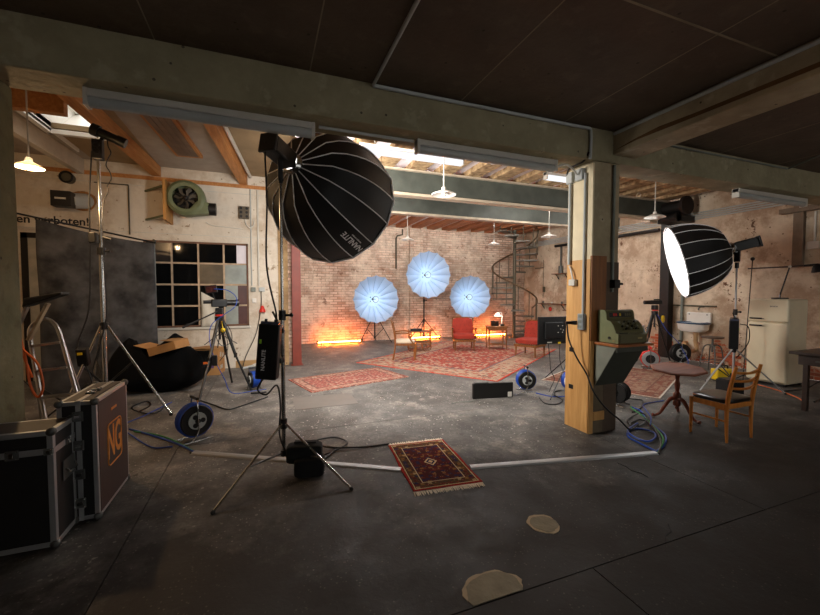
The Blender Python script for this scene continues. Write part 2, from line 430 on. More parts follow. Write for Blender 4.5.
M_pink = mat('maroon_painted_pane', (84, 50, 46), .4, var=.2)
def thin_glass():
    m = bpy.data.materials.new('thin_clear_glass'); m.use_nodes = True; nt = m.node_tree; nt.nodes.remove(nt.nodes['Principled BSDF']); T = NT(nt)
    a = T.n('ShaderNodeBsdfTransparent'); b = T.n('ShaderNodeBsdfGlossy'); b.inputs['Roughness'].default_value = .02; x = T.n('ShaderNodeMixShader'); x.inputs[0].default_value = .06
    nt.links.new(a.outputs[0], x.inputs[1]); nt.links.new(b.outputs[0], x.inputs[2]); nt.links.new(x.outputs[0], nt.nodes['Material Output'].inputs[0]); return m
M_skyglass = thin_glass()

# ================================================================== STRUCTURE
XL, XR, YF, YB, YW = -4.9, 10.2, -3.6, 13.3, 9.6      # left/right walls, wall behind viewer, brick wall, window wall
# floor: sub-base with slabs, open joints between them
fl_ = mb().box(XL, YF, -.3, XR, YB, -.03).build('floor', M_dark, None, False)
struct(fl_, 'stained grey concrete workshop floor laid in large slabs')
G = .004
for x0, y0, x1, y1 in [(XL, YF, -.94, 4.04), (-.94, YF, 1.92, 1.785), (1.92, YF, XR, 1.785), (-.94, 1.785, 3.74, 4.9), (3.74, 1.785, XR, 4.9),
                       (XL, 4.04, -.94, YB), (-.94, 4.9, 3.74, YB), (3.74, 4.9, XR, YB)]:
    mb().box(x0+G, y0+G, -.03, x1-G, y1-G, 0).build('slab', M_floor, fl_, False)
def blob(cx, cy, rx, ry, seed, z0, z1, n=30, amp=.16):
    out = []
    for i in range(n):
        a = 2*PI*i/n; k = 1+amp*noise.noise(V((math.cos(a)*1.6+seed, math.sin(a)*1.6, seed)))*2+random.uniform(-.03, .03)
        out.append((cx+rx*k*math.cos(a), cy+ry*k*math.sin(a), z0))
    return mb().prism(out, (0, 0, z1-z0))
def clip(m):
    for q in m.v: q.y = max(q.y, 1.792)
    return m
blob(1.94, 2.27, .118, .12, 3, 0, .003, 30, .07).build('patch_rim', M_pale, fl_, False)
blob(1.95, 2.265, .1, .1, 9, 0, .0045, 30, .1).build('patch', M_patch, fl_, False)
clip(blob(1.23, 1.86, .195, .13, 5, 0, .003, 40, .07)).build('patch_rim', M_pale, fl_, False)
clip(blob(1.24, 1.855, .182, .12, 21, 0, .0045, 40, .1)).build('patch', M_patch, fl_, False)
mt = mb().box(.4, 5.82, 0, 1.35, 6.49, .004).build('floor_sheet', mat('smooth_grey_lino', (112, 106, 100), .6, var=.06)); tag(mt, 'flat plain grey sheet on the floor in front of the runner rug', 'floor sheet')
# hairline crack near the aluminium strip's end
cp = [(3.35, 2.83, .001), (3.36, 2.72, .001), (3.33, 2.66, .001), (3.37, 2.58, .001), (3.36, 2.5, .001)]
mb().tube(cp, .004, 4).build('crack', M_rubber, fl_)
cp = [(2.59, 1.785, .001), (2.66, 1.84, .001), (2.75, 1.86, .001), (2.82, 1.93, .001)]
mb().tube(cp, .004, 4).build('crack', M_rubber, fl_)

# walls
w = mb().box(XL-.3, YB, 0, XR+.3, YB+.3, 5.2).build('wall_back', M_brick, None, False); struct(w, 'whitewashed brick wall at the far end, glowing orange near the floor')
mb().box(5.02, YB-.1, 0, 5.55, YB, 4.45).build('pilaster', M_brick, w, False)
mb().box(1.05, YB-.1, 0, 1.5, YB, 4.45).build('pilaster', M_brick, w, False)
mb().box(.55, YB-.07, 4.1, XR, YB, 4.45).build('cornice', M_rafterg, w, False)
mb().tube([(4.75, YB-.05, 4.05), (4.75, YB-.05, 3.85), (4.55, YB-.05, 3.8), (4.5, YB-.05, 3.7), (4.5, YB-.05, 2.6)], .03, 8).build('wall_pipe', M_stairg, w)
wr = mb().box(XR, YF, 0, XR+.3, YB, 5.2).build('wall_right', M_wallR, None, False); struct(wr, 'tan peeling plaster wall with bare red brick near the floor')
wl = mb().box(XL-.3, YF, 0, XL, YB, 5.2).build('wall_left', M_wallW, None, False); struct(wl, 'cream painted side wall behind the charcoal backdrop')
wfm = mb().box(XL-.3, YF-.3, 0, XR+.3, YF, 1.0).box(XL-.3, YF-.3, 3.1, XR+.3, YF, 5.2)
for a, b_ in ((XL-.3, .6), (3.2, 4.0), (7.0, 7.8), (9.8, XR+.3)): wfm.box(a, YF-.3, 1.0, b_, YF, 3.1)
wf = wfm.build('wall_front', M_darkwall, None, False); struct(wf, 'dim grey wall at the unlit end of the workshop')
for k, (a, b_) in enumerate([(.6, 3.2), (4.0, 7.0), (7.8, 9.8)]):  # unseen windows, added to let fill light into the front room
    fill_win = thing('window_%d' % (k+3), ['wide workshop window behind the viewer facing the brick wall', 'wide workshop window behind the viewer facing the pillar', 'narrow workshop window behind the viewer beside the right wall'][k], 'structure', ((a+b_)/2, YF, 1.0)); fill_win['kind'] = 'structure'
    mb().box(a, YF-.2, 1.0, b_, YF-.1, 1.06).box(a, YF-.2, 3.04, b_, YF-.1, 3.1).box(a, YF-.2, 1.0, a+.06, YF-.1, 3.1).box(b_-.06, YF-.2, 1.0, b_, YF-.1, 3.1).build('window_frame', M_cream, fill_win, False)  # frame, panes and mullions of the added fill windows
    for i in range(3): mb().box(a+.06+(b_-a-.12)*i/3, YF-.152, 1.06, a+.06+(b_-a-.12)*(i+1)/3, YF-.148, 3.04).build('pane', M_skyglass, fill_win, False)
    for i in (1, 2): mb().box(a+(b_-a)*i/3-.025, YF-.18, 1.06, a+(b_-a)*i/3+.025, YF-.12, 3.04).build('mullion', M_cream, fill_win, False)
WX0, WX1, WZ0, WZ1 = -2.4, -.35, .97, 2.86
m = mb(); m.box(XL, YW, 0, WX0, YW+.25, 5.2).box(WX1, YW, 0, .5, YW+.25, 5.2).box(WX0, YW, 0, WX1, YW+.25, WZ0).box(WX0, YW, WZ1, WX1, YW+.25, 5.2)
ww = m.build('wall_rear_left', M_wallW, None, False); struct(ww, 'cream painted wall holding the steel workshop window and green blower')
mb().box(.5, YW+.25, 0, .75, YB, 5.2).build('wall_return', M_brick, ww, False)
mb().box(.3, YW-.03, 0, .52, YW, 4.4).build('rough_edge_render', plaster_mat('crumbling_ochre_render', (150, 120, 84), (190, 160, 118), (120, 92, 64), (90, 66, 44)), ww, False)
mb().box(WX1-.3, YW-.02, 0, .3, YW, .16).build('skirting_render', mat('ochre_skirting_paint', (176, 142, 98), .85, var=.2, scale=3), ww, False)
mb().box(XL, YW-.012, 4.12, .3, YW, 4.2).build('wall_plate', M_rafter, ww, False)
for z in (3.0, 3.98): mb().box(XL, YW-.006, z, .25, YW, z+.012).build('board_joint', M_offw, ww, False)
# painted lettering on the window wall (partly hidden by the backdrop)
text_mesh('lettering', 'Rauchen verboten!', .22, mat('black_sign_paint', (30, 26, 24), .8), ww, frame_mat((-4.15, YW-.004, 3.16), (1,0,0), (0,0,1)), .002)
# lower wall box behind door
# door at far left, ajar
dr = thing('door_1', 'pale doorway with dark frame behind the backdrop', 'structure', (-4.3, YW, 0)); dr['kind'] = 'structure'
mb().box(-4.38, YW-.05, 0, -4.28, YW, 2.9).box(-4.38, YW-.05, 2.8, -3.1, YW, 2.9).build('door_frame', M_dark, dr, False)
mb().box(-4.28, YW-.03, 0, -3.1, YW-.005, 2.8).build('door_leaf', mat('pale_door_paint', (176, 172, 160), .6), dr, False)

# window: steel bars and panes
win = thing('window_1', 'steel workshop window with dark, milky and maroon panes', 'structure', ((WX0+WX1)/2, YW, WZ0)); win['kind'] = 'structure'
M_bar = mat('rusty_cream_window_bar', (186, 160, 132), .7, var=.2, scale=9)
nx, nz = 4, 4; cw = (WX1-WX0)/nx; ch = (WZ1-WZ0)/nz
mb().box(WX0, YW+.02, WZ0, WX0+.04, YW+.1, WZ1).box(WX1-.04, YW+.02, WZ0, WX1, YW+.1, WZ1).box(WX0, YW+.02, WZ1-.04, WX1, YW+.1, WZ1).box(WX0, YW+.02, WZ0, WX1, YW+.1, WZ0+.04).build('window_frame', mat('brown_window_frame', (110, 76, 56), .7), win, False)
for i in range(1, nx): mb().box(WX0+i*cw-.018, YW+.03, WZ0, WX0+i*cw+.018, YW+.08, WZ1).build('mullion', M_bar, win, False)
for j in range(1, nz): mb().box(WX0, YW+.034, WZ0+j*ch-.018, WX1, YW+.076, WZ0+j*ch+.018).build('glazing_bar', M_bar, win, False)
for i in range(nx):
    for j in range(nz):
        x0, z0 = WX0+i*cw+.02, WZ0+j*ch+.02; x1, z1 = x0+cw-.04, z0+ch-.04
        if i == 3 and j >= 2:
            mb().box(x0, YW+.05, z0, x0+(x1-x0)*.52, YW+.056, z1).build('pane', M_glass if j == 3 else M_frost, win, False)
            mb().box(x0+(x1-x0)*.52, YW+.05, z0, x1, YW+.056, z1).build('pane', M_ceilM if j == 3 else M_frost, win, False)
        elif i == 3:
            mb().box(x0, YW+.05, z0, x0+(x1-x0)*.55, YW+.056, z1).build('pane', M_frost, win, False)
            mb().box(x0+(x1-x0)*.55, YW+.05, z0, x1, YW+.056, z1).build('pane', M_pink, win, False)
        elif i == 2 and j == 2: mb().box(x0, YW+.05, z0, x1, YW+.056, z1).build('pane', mat('dusty_brown_glass', (96, 84, 68), .3, var=.3, scale=4), win, False)
        elif i == 0 and j == 3: mb().box(x0, YW+.05, z0, x1, YW+.056, z1).build('pane', mat('dim_reflecting_pane', (58, 52, 48), .2, var=.3, scale=3), win, False)
        else: mb().box(x0, YW+.05, z0, x1, YW+.056, z1).build('pane', M_glass, win, False)
mb().box(WX0-.03, YW-.05, WZ0-.05, WX1+.03, YW+.1, WZ0).build('window_sill', M_offw, win, False, .008)
m = mb()
for i in range(9):
    for j in range(9):
        u, v_ = i/8, j/8
        m.v.append(V((-1.33+.42*u-.1*u*v_, YW-.045+.05*v_+.02*math.sin(u*9+v_*5), WZ0+.005+.78*v_*(1-.25*u))))
for i in range(8):
    for j in range(8): a = i*9+j; m.f.append([a, a+9, a+10, a+1])
o = m.build('paper_sheet', M_paper); sm = o.modifiers.new('solid', 'SOLIDIFY'); sm.thickness = .004
tag(o, 'pale crumpled paper sheet leaning against the window behind the camera', 'paper sheet')

# front room ceiling: dark boards on a slab
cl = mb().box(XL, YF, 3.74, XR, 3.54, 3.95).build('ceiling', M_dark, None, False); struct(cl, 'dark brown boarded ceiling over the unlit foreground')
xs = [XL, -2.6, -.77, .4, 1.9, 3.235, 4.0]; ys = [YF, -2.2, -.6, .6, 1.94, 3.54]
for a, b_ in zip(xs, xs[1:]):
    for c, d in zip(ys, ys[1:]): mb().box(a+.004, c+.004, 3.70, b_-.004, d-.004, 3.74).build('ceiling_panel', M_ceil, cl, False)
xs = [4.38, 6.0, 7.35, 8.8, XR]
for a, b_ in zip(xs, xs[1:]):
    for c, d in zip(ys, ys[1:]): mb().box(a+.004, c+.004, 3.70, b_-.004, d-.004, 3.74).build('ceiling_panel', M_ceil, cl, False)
M_caulk = mat('pale_joint_filler', (136, 122, 100), .9)
for x_ in (-.77, .4, 1.9, 3.235): mb().box(x_-.005, -.6, 3.698, x_+.005, 3.52, 3.702).build('joint_strip', M_caulk, cl, False)
for x_ in (6.0, 7.35): mb().box(x_-.005, .6, 3.698, x_+.005, 3.52, 3.702).build('joint_strip', M_caulk, cl, False)
mb().box(-2.6, 1.932, 3.697, 3.98, 1.948, 3.702).build('joint_strip', M_caulk, cl, False)
# concrete beams and pillars
bm_ = mb().box(XL, 3.54, 3.33, XR, 3.93, 4.6).build('concrete_beam', M_beam, None, False, .012); struct(bm_, 'long olive painted concrete beam spanning the opening')
bm2 = mb().box(4.0, YF, 3.42, 4.38, 3.54, 3.74).build('concrete_beam', M_crossbeam, None, False, .012); struct(bm2, 'shorter bare concrete beam running off the cladded pillar')
def stain(pts, name, m_, par, d):
    mb().prism(pts, d).build(name, m_, par, False)
stain([(4.0, 3.5, 3.47), (4.0, 3.2, 3.49), (4.0, 2.9, 3.485), (4.0, 2.5, 3.48), (4.0, 1.9, 3.475), (4.0, 1.0, 3.47), (4.0, 1.0, 3.51), (4.0, 1.9, 3.515), (4.0, 2.6, 3.52), (4.0, 2.95, 3.535), (4.0, 3.25, 3.51)], 'rust_stain', mat('brown_rust_stain', (104, 74, 40), .9, var=.2), bm2, (-.003, 0, 0))
pl_ = thing('pillar', 'pillar clad in orange plywood with cream paint above', 'structure', (3.925, 3.74, 0)); pl_['kind'] = 'structure'
mb().box(3.72, 3.56, 0, 4.15, 3.94, 3.33).build('pillar_core', M_crossbeam, pl_, False, .01)
mb().box(3.695, 3.54, 0, 3.72, 3.94, 2.15).build('plywood_side', M_ply, pl_, False, .003)
mb().box(3.697, 3.54, 2.15, 3.72, 3.94, 3.30).build('painted_side', M_pcream, pl_, False, .003)
mb().box(3.695, 3.53, 1.15, 3.93, 3.56, 2.19).build('plywood_front', M_plyd, pl_, False, .003)
mb().box(3.93, 3.545, 0, 4.15, 3.56, 2.12).build('dark_front', M_pdark, pl_, False, .003)
mb().box(3.695, 3.535, 0, 3.76, 3.56, 1.15).build('plywood_edge', M_ply, pl_, False, .003)
mb().box(3.76, 3.545, 0, 3.93, 3.56, 1.15).build('front_board', mat('grey_brown_board', (104, 90, 70), .7, var=.2), pl_, False, .003)
mb().box(3.76, 3.53, .16, 3.94, 3.545, .27).build('batten', M_ply, pl_, False, .003)
for z in (.5, .98): mb().box(3.688, 3.8, z, 3.696, 3.87, z+.055).build('black_fitting', M_black, pl_, False, .002)
# conduits and boxes on the pillar
mb().tube([(3.67, 3.88, 3.25), (3.67, 3.88, 2.1)], .019, 10).build('conduit', M_conduit, pl_)
mb().tube([(3.675, 3.64, 3.2), (3.675, 3.64, 1.42)], .016, 10).build('conduit', M_conduit, pl_)
mb().tube([(4.03, 3.535, 3.3), (4.03, 3.535, 1.75)], .018, 8).build('conduit', M_conduitd, pl_)
mb().box(3.64, 3.83, 3.13, 3.7, 3.93, 3.27).build('junction_box', M_conduit, pl_, False, .01)
mb().box(3.64, 3.66, 3.13, 3.7, 3.78, 3.27).build('junction_box', M_conduit, pl_, False, .01)
mb().tube(smooth_path([(3.66, 3.93, 3.22), (3.62, 3.86, 3.3), (3.6, 3.7, 3.31), (3.6, 3.6, 3.32), (3.6, 3.52, 3.4)]), .012, 6).build('wire_bundle', M_dark, pl_)
o = mb().box(3.645, 3.61, 1.28, 3.7, 3.70, 1.48).build('socket_strip', mat('grey_socket_plastic', (140, 148, 150), .45), pl_, False, .008)
for z in (1.32, 1.385, 1.45): mb().box(3.641, 3.63, z-.018, 3.646, 3.68, z+.018).build('socket_flap', M_conduitd, o, False, .003)
o = mb().box(3.645, 3.76, 1.83, 3.7, 3.86, 1.91).build('wall_socket', M_offw, pl_, False, .008); mb().tube(smooth_path([(3.66, 3.8, 1.91), (3.66, 3.83, 2.02), (3.68, 3.88, 2.08)]), .012, 6).build('lead', M_offw, o)
mb().box(3.60, 3.70, 1.34, 3.645, 3.75, 1.39).cyl((3.6, 3.725, 1.365), (3.52, 3.76, 1.365), .02, 8).build('plug', M_black, pl_)
mb().box(4.0, 3.47, 1.8, 4.09, 3.545, 1.9).cyl((4.09, 3.5, 1.85), (4.16, 3.5, 1.85), .015, 8).build('valve', M_dark, pl_)
pl2 = mb().box(-2.25, 3.54, 0, -1.81, 3.93, 3.33).build('pillar', M_pillar, None, False, .015); struct(pl2, 'olive stained bare concrete pillar beside the flight cases')
# conduits along the beams
o = mb().tube([(.97, 2.0, 3.672), (.97, 3.5, 3.672)], .016, 8).tube([(.97, 3.515, 3.672), (3.5, 3.515, 3.672)], .018, 8).tube(smooth_path([(3.5, 3.515, 3.672), (3.6, 3.515, 3.67), (3.62, 3.515, 3.6), (3.62, 3.515, 3.4), (3.6, 3.5, 3.32)]), .018, 8).build('conduit', M_conduit, None); tag(o, 'pale grey conduit run along the top of the long concrete beam', 'conduit')
o = mb().tube([(3.975, YF, 3.66), (3.975, 3.5, 3.66)], .02, 8).build('conduit', M_conduit, None); tag(o, 'pale grey conduit run along the shorter concrete beam', 'conduit')
o = mb().tube([(4.6, 3.52, 3.66), (7.6, 3.52, 3.66)], .012, 8).tube([(7.6, 3.5, 3.66), (6.6, 2.0, 3.66)], .012, 8).build('conduit', M_conduitd, None); tag(o, 'thin conduit bending across the dark ceiling at the long beam', 'conduit')

# rear room: steel beams, joists, plaster
rc = mb().box(.5, 3.93, 4.205, XR, YB, 4.5).build('ceiling', M_ceilM, None, False); struct(rc, 'plastered ceiling between rough timber joists of the lit hall')
x = .75; k = 0
while x < XR-.2:
    wj = .31
    for (y0, y1, mm) in [(3.93, 7.1, M_joist), (7.1, 8.7, M_joistO), (8.7, YB, M_joistO)]:
        n_ = 6; m = mb(); prof = []
        for i in range(n_+1):
            y = y0+(y1-y0)*i/n_; j1 = noise.noise(V((x*3, y*2, 1)))*.03; j2 = noise.noise(V((x*3, y*2, 7)))*.03
            prof.append([V((x+j1, y, 4.205)), V((x+j1, y, 4.1+j2*.5)), V((x+wj+j2, y, 4.1+j1*.5)), V((x+wj+j2, y, 4.205))])
        for q in prof: m.v += q
        for i in range(n_):
            for a in range(3): m.f.append([i*4+a, i*4+a+1, i*4+a+5, i*4+a+4])
        m.f.append([0, 1, 2, 3]); m.f.append([n_*4+3, n_*4+2, n_*4+1, n_*4])
        m.build('joist', mm, rc, True, ang=30)
    x += .62; k += 1
def ibeam(y, z0, z1, label, m_):
    t = thing('steel_beam', label, 'structure', ((XR+.6)/2, y, z0)); t['kind'] = 'structure'
    mb().box(.62, y-.03, z0+.05, XR, y+.03, z1-.03).build('web', m_, t, False)
    mb().box(.62, y-.1, z0, XR, y+.1, z0+.05).build('lower_flange', M_cream, t, False)
    mb().box(.62, y-.1, z1-.03, XR, y+.1, z1).build('upper_flange', M_cream, t, False)
ibeam(7.0, 3.60, 4.1, 'grey painted steel girder crossing the hall under plastered joists', M_ibeam)
ibeam(8.75, 3.62, 4.12, 'grey painted steel girder closer to the brick wall', M_ibeam)
# red post
rp = thing('red_post', 'oxide red steel post at the end of the cream wall', 'structure', (.7, 9.5, 0)); rp['kind'] = 'structure'
mb().box(.6, 9.4, 0, .8, 9.415, 4.1).box(.6, 9.585, 0, .8, 9.6, 4.1).box(.69, 9.415, 0, .71, 9.585, 4.1).build('post_section', M_red, rp, False)
mb().box(.56, 9.36, 0, .84, 9.64, .012).build('base_plate', M_red, rp, False)
mb().box(.56, 9.36, 4.09, .84, 9.64, 4.1).build('head_plate', M_red, rp, False)

# left bay: boarded ceiling, rafters, skylight
lc = thing('ceiling', 'boarded ceiling of the side bay with skylight opening', 'structure', (-2.2, 6.7, 4.42)); lc['kind'] = 'structure'
SX0, SX1, SY0, SY1 = -3.2, -2.4, 6.45, 7.95
mb().box(XL, 3.93, 4.42, SX0, YW, 4.5).build('ceiling_board', M_ceilL, lc, False)
mb().box(SX0, 3.93, 4.42, SX1, SY0, 4.5).build('ceiling_board', M_ceilL, lc, False)
mb().box(SX0, SY1, 4.42, SX1, YW, 4.5).build('ceiling_board', M_ceilT, lc, False)
mb().box(SX1, 3.93, 4.42, -2.05, YW, 4.5).build('ceiling_board', M_ceilT, lc, False)
mb().box(-2.05, 3.93, 4.42, -.55, YW, 4.5).build('ceiling_board', M_ceilL, lc, False)
mb().box(-.55, 3.93, 4.42, .5, YW, 4.5).build('ceiling_board', M_ceilT, lc, False)
mb().box(XL, 3.93, 5.0, SX0-.05, YB, 5.2).box(SX1+.05, 3.93, 5.0, XR, YB, 5.2).box(SX0-.05, 3.93, 5.0, SX1+.05, SY0-.05, 5.2).box(SX0-.05, SY1+1.0, 5.0, SX1+.05, YB, 5.2).build('roof_deck', M_dark, lc, False)
sk = thing('window_2', 'small roof skylight in a white boxed shaft', 'structure', ((SX0+SX1)/2, (SY0+SY1)/2, 4.36)); sk['kind'] = 'structure'
mb().add([(SX0, SY1, 4.36), (SX1, SY1, 4.36), (SX1, SY1+.95, 5.05), (SX0, SY1+.95, 5.05), (SX0, SY1+.04, 4.36), (SX1, SY1+.04, 4.36), (SX1, SY1+1.0, 5.05), (SX0, SY1+1.0, 5.05)], [(0,1,2,3),(4,5,6,7),(0,1,5,4),(2,3,7,6),(1,2,6,5),(0,3,7,4)]).build('shaft_end', M_white, sk, False)
mb().box(SX0-.03, SY0, 4.36, SX0, SY1+1.0, 5.05).build('shaft_side', M_white, sk, False); mb().box(SX1, SY0, 4.36, SX1+.03, SY1+1.0, 5.05).build('shaft_side', M_white, sk, False); mb().box(SX0, SY0-.03, 4.36, SX1, SY0, 5.05).build('shaft_end', M_white, sk, False)
mb().box(SX0-.06, SY1+.0, 4.33, SX1+.06, SY1+.09, 4.4).box(SX0-.08, SY0-.06, 4.33, SX0, SY1+.09, 4.4).build('shaft_trim', M_white, sk, False)
m = mb()
for a in ((SX0, SY0, SX1, SY0+.07), (SX0, SY1+.88, SX1, SY1+.95), (SX0, SY0, SX0+.07, SY1+.95), (SX1-.07, SY0, SX1, SY1+.95)): m.box(a[0], a[1], 5.0, a[2], a[3], 5.07)
m.build('sash_frame', M_white, sk, False)
mb().box(SX0+.07, SY0+.07, 5.03, SX1-.07, SY1+.88, 5.036).build('pane', M_skyglass, sk, False)
def rafter(x0, x1, w_, h, m_, label, z=4.42, y0=3.93):
    o = mb().add([(x0-w_/2, y0, z-h), (x0+w_/2, y0, z-h), (x0+w_/2, y0, z), (x0-w_/2, y0, z), (x1-w_/2, YW, z-h), (x1+w_/2, YW, z-h), (x1+w_/2, YW, z), (x1-w_/2, YW, z)],
                 [(0,1,2,3),(4,7,6,5),(0,4,5,1),(1,5,6,2),(2,6,7,3),(3,7,4,0)]).build('rafter', m_, None, False, .008)
    return struct(o, label)
rafter(-2.45, -2.12, .17, .21, M_rafter, 'wide orange timber rafter beside the skylight')
rafter(-3.62, -3.42, .12, .3, M_rafterg, 'pale painted rafter on the door side of the skylight')
rafter(-.95, -.42, .17, .22, M_rafter, 'weathered timber rafter carrying the pale lamp tube')
o = mb().tube([(-.8, 4.4, 4.37), (-.27, 9.5, 4.37)], .035, 8).build('conduit', M_offw); tag(o, 'pale pipe fixed alongside the weathered rafter', 'pipe')
o = mb().box(XL, 6.3, 4.06, -2.4, 6.42, 4.42).build('purlin', M_rafter, None, False, .008); struct(o, 'orange timber purlin lit by the pendant bulb')
vp = thing('ceiling_heater', 'brown slatted ceiling panel in an orange timber frame', 'heater', (-1.42, 7.5, 4.36))
a = R(4.6); rot = Matrix.Rotation(-a, 3, 'Z')
mb().obox((-1.42, 7.35, 4.39), (.46, 2.4, .06), rot).build('frame', M_rafter, vp, False, .004)
for i in range(4): mb().obox(V((-1.42, 7.35, 4.355))+rot @ V((-.135+.09*i, .0, 0)), (.082, 2.2, .02), rot).build('slat', mat('brown_heater_slat', (122, 100, 84), .5), vp, False, .003)

# ================================================================== CEILING LAMPS AND PIPES
def batten(label, x0, x1, y, z, lit, grp=None, rz=0, top=None):
    t = thing('fluorescent_lamp', label, 'lamp', ((x0+x1)/2, y, z-.06), grp)
    L = x1-x0
    mb().box(x0, y-.045, z, x1, y+.045, z+.06).build('housing', M_white if lit else M_offw, t, False, .006)
    if lit is True: mb().prism([(x0+.03, y-.075, z-.03), (x0+.03, y-.05, z-.07), (x0+.03, y+.05, z-.07), (x0+.03, y+.075, z-.03), (x0+.03, y+.06, z+.0), (x0+.03, y-.06, z)], (x1-x0-.06, 0, 0)).build('diffuser', M_fluo, t, False)
    elif lit: mb().cyl((x0+.03, y, z-.022), (x1-.03, y, z-.022), .022, 10).build('tube', M_fluo if lit is True else lit, t)  # tube of an added, unseen fill lamp
    else: mb().cyl((x0+.02, y, z-.03), (x1-.02, y, z-.03), .045, 12).build('diffuser', mat('grey_acrylic_cover', (176, 178, 176), .18, var=.05), t)
    for x in (x0, x1-.03): mb().box(x, y-.05, z-.075, x+.03, y+.05, z+.06).build('end_cap', M_offw, t, False, .005)
    if top:
        for x in (x0+.25, x1-.25): mb().cyl((x, y, z+.06), (x, y, top), .006, 6).build('hanger', M_conduit, t)
batten('long unlit tube lamp under the beam beside the side bay', -1.29, .46, 3.74, 3.27, False)
batten('long unlit tube lamp under the beam beside the cladded pillar', 1.49, 3.3, 3.74, 3.27, False)
batten('long unlit tube lamp under the beam above the wall pipes', 6.75, 8.6, 3.74, 3.27, False)
o = mb().tube([(.5, 3.74, 3.31), (1.46, 3.74, 3.31)], .016, 8).build('conduit', M_conduit); tag(o, 'short conduit linking two tube lamps under the long beam', 'conduit')
o = mb().tube(smooth_path([(3.32, 3.72, 3.26), (3.4, 3.7, 3.29), (3.5, 3.7, 3.27), (3.62, 3.72, 3.2)]), .014, 6).build('lead', M_offw); tag(o, 'pale lead from tube lamp to the pillar junction boxes', 'cable')
batten('lit white tube lamp hanging under the joists over the softbox', 1.35, 3.12, 5.72, 3.93, True, top=4.205)
batten('lit white tube lamp behind the top of the cladded pillar', 4.93, 6.6, 5.85, 3.93, True, top=4.205)
batten('lit tube lamp between the two girders near the red post', 1.4, 3.1, 7.75, 4.0, M_fillrow_dim, top=4.205)  # from here six added lamps, hidden from view, brighten the hall
batten('lit tube lamp between the two girders near the black column', 5.6, 7.3, 7.75, 4.0, M_fillrow_dim, top=4.205)
batten('lit tube lamp over the first round reflector behind the girders', 1.6, 3.3, 10.1, 4.05, M_fillrow, top=4.205)
batten('lit tube lamp over the highest round reflector behind the girders', 4.6, 6.3, 10.1, 4.05, M_fillrow, top=4.205)
batten('lit tube lamp beside the spiral stair behind the girders', 7.3, 8.6, 10.1, 4.05, M_fillrow, top=4.205)
batten('lit tube lamp between the girders beside the tan wall', 8.2, 9.7, 7.75, 4.0, M_fillrow_dim, top=4.205)
t = thing('ceiling_lamp', 'small round white lamp fixed under a joist', 'lamp', (4.05, 5.75, 4.02))
mb().lathe([(.001, -.05), (.06, -.045), (.1, -.02), (.11, .02), (.11, .06)], (3.78, 5.8, 4.04), 20).build('globe', mat('white_opal_glass', (245, 242, 236), .2, var=.02), t); mb().cyl((3.78, 5.8, 4.06), (3.78, 5.8, 4.12), .09, 16).build('base', M_white, t)
def pendant(label, x, y, z, top, r=.18, lit=False, m_=None, watt=0, tint=(1, .9, .78)):
    if top < 4.2 and all(not (.75+.62*k < x < 1.09+.62*k) for k in range(16)): top = 4.205
    t = thing('pendant_lamp', label, 'lamp', (x, y, z))
    mb().cyl((x, y, z+.1), (x, y, top), .009, 6).build('cord', M_offw, t)
    mb().lathe([(.012, .12), (.03, .11), (.035, .07), (r*.45, .055), (r, .012), (r, .0), (r-.01, .004), (r*.45, .045), (.03, .05)], (x, y, z), 28).build('shade', m_ or M_white, t)
    mb().ball((x, y, z+.01), .035, 8).build('bulb', M_bulbw if lit else mat('unlit_opal_bulb', (236, 232, 222), .3), t)
    mb().cyl((x, y, top-.02), (x, y, top), .05, 14).build('ceiling_rose', M_white, t)
    if watt:
        ld = bpy.data.lights.new('bulb_light', 'POINT'); ld.energy = watt; ld.color = tint; ld.shadow_soft_size = .05
        lo = bpy.data.objects.new('bulb_light', ld); col.objects.link(lo); lo.parent = t; lo.location = (0, 0, -.06)
    return t
pendant('white dish pendant lamp hanging before the grey girder', 2.47, 5.1, 3.17, 4.1, .18)
pendant('white dish pendant lamp nearest the cladded pillar and stair', 6.78, 7.87, 3.15, 4.1, .19)
pendant('white dish pendant lamp hanging beside the spiral stair', 6.36, 9.72, 3.15, 4.1, .17)
pendant('white dish pendant lamp between pillar and black steel column', 6.89, 5.13, 3.15, 4.1, .18)
pendant('white dish pendant lamp behind the big black softbox', 3.62, 9.7, 3.15, 4.1, .17)
pendant('lit pendant bulb glowing warm in the side bay', -2.5, 5.68, 3.17, 4.42, .135, True, M_opal, W_BULB, (1, .62, .3))

# right wall: pipes, column, motor
for i in range(4):
    z = 3.58+.05*i
    o = mb().tube([(XR-.03, 4.5, z), (XR-.03, YB-.1, z)], .016, 6).build('wall_conduit', M_conduit); tag(o, ['lowest thin conduit', 'second lowest thin conduit', 'second highest thin conduit', 'highest thin conduit'][i]+' in the row of four along the tan wall', 'conduit', 'row of wall conduits')
o = mb().tube([(XR-.08, 7.4, 3.45), (XR-.08, 11.4, 3.45)], .05, 10).build('wall_pipe', M_dark); tag(o, 'thick black pipe below the row of wall conduits', 'pipe')
cl_ = mb().box(XR-.22, 7.0, 0, XR-.02, 7.25, 3.62).build('steel_column', M_dark, None, False, .01); struct(cl_, 'black steel column against the tan wall carrying the girder')
cl2 = thing('wall_stanchion', 'grey steel stanchion on the tan wall above the fridge', 'structure', (XR-.06, 4.47, 2.25)); cl2['kind'] = 'structure'
mb().box(XR-.1, 4.39, 2.25, XR-.001, 4.55, 3.7).build('upright', mat('brown_grey_steel', (118, 102, 84), .7), cl2, False, .004)
mb().box(XR-.18, 2.9, 3.36, XR-.04, 4.75, 3.46).build('rail', mat('brown_grey_steel', (118, 102, 84), .7), cl2, False, .004)
o = mb().box(XR-.08, 4.14, 2.6, XR-.001, 4.34, 2.75).build('junction_box', M_offw, None, False, .01); tag(o, 'pale square junction box on the tan wall beside the stanchion', 'junction box'); 
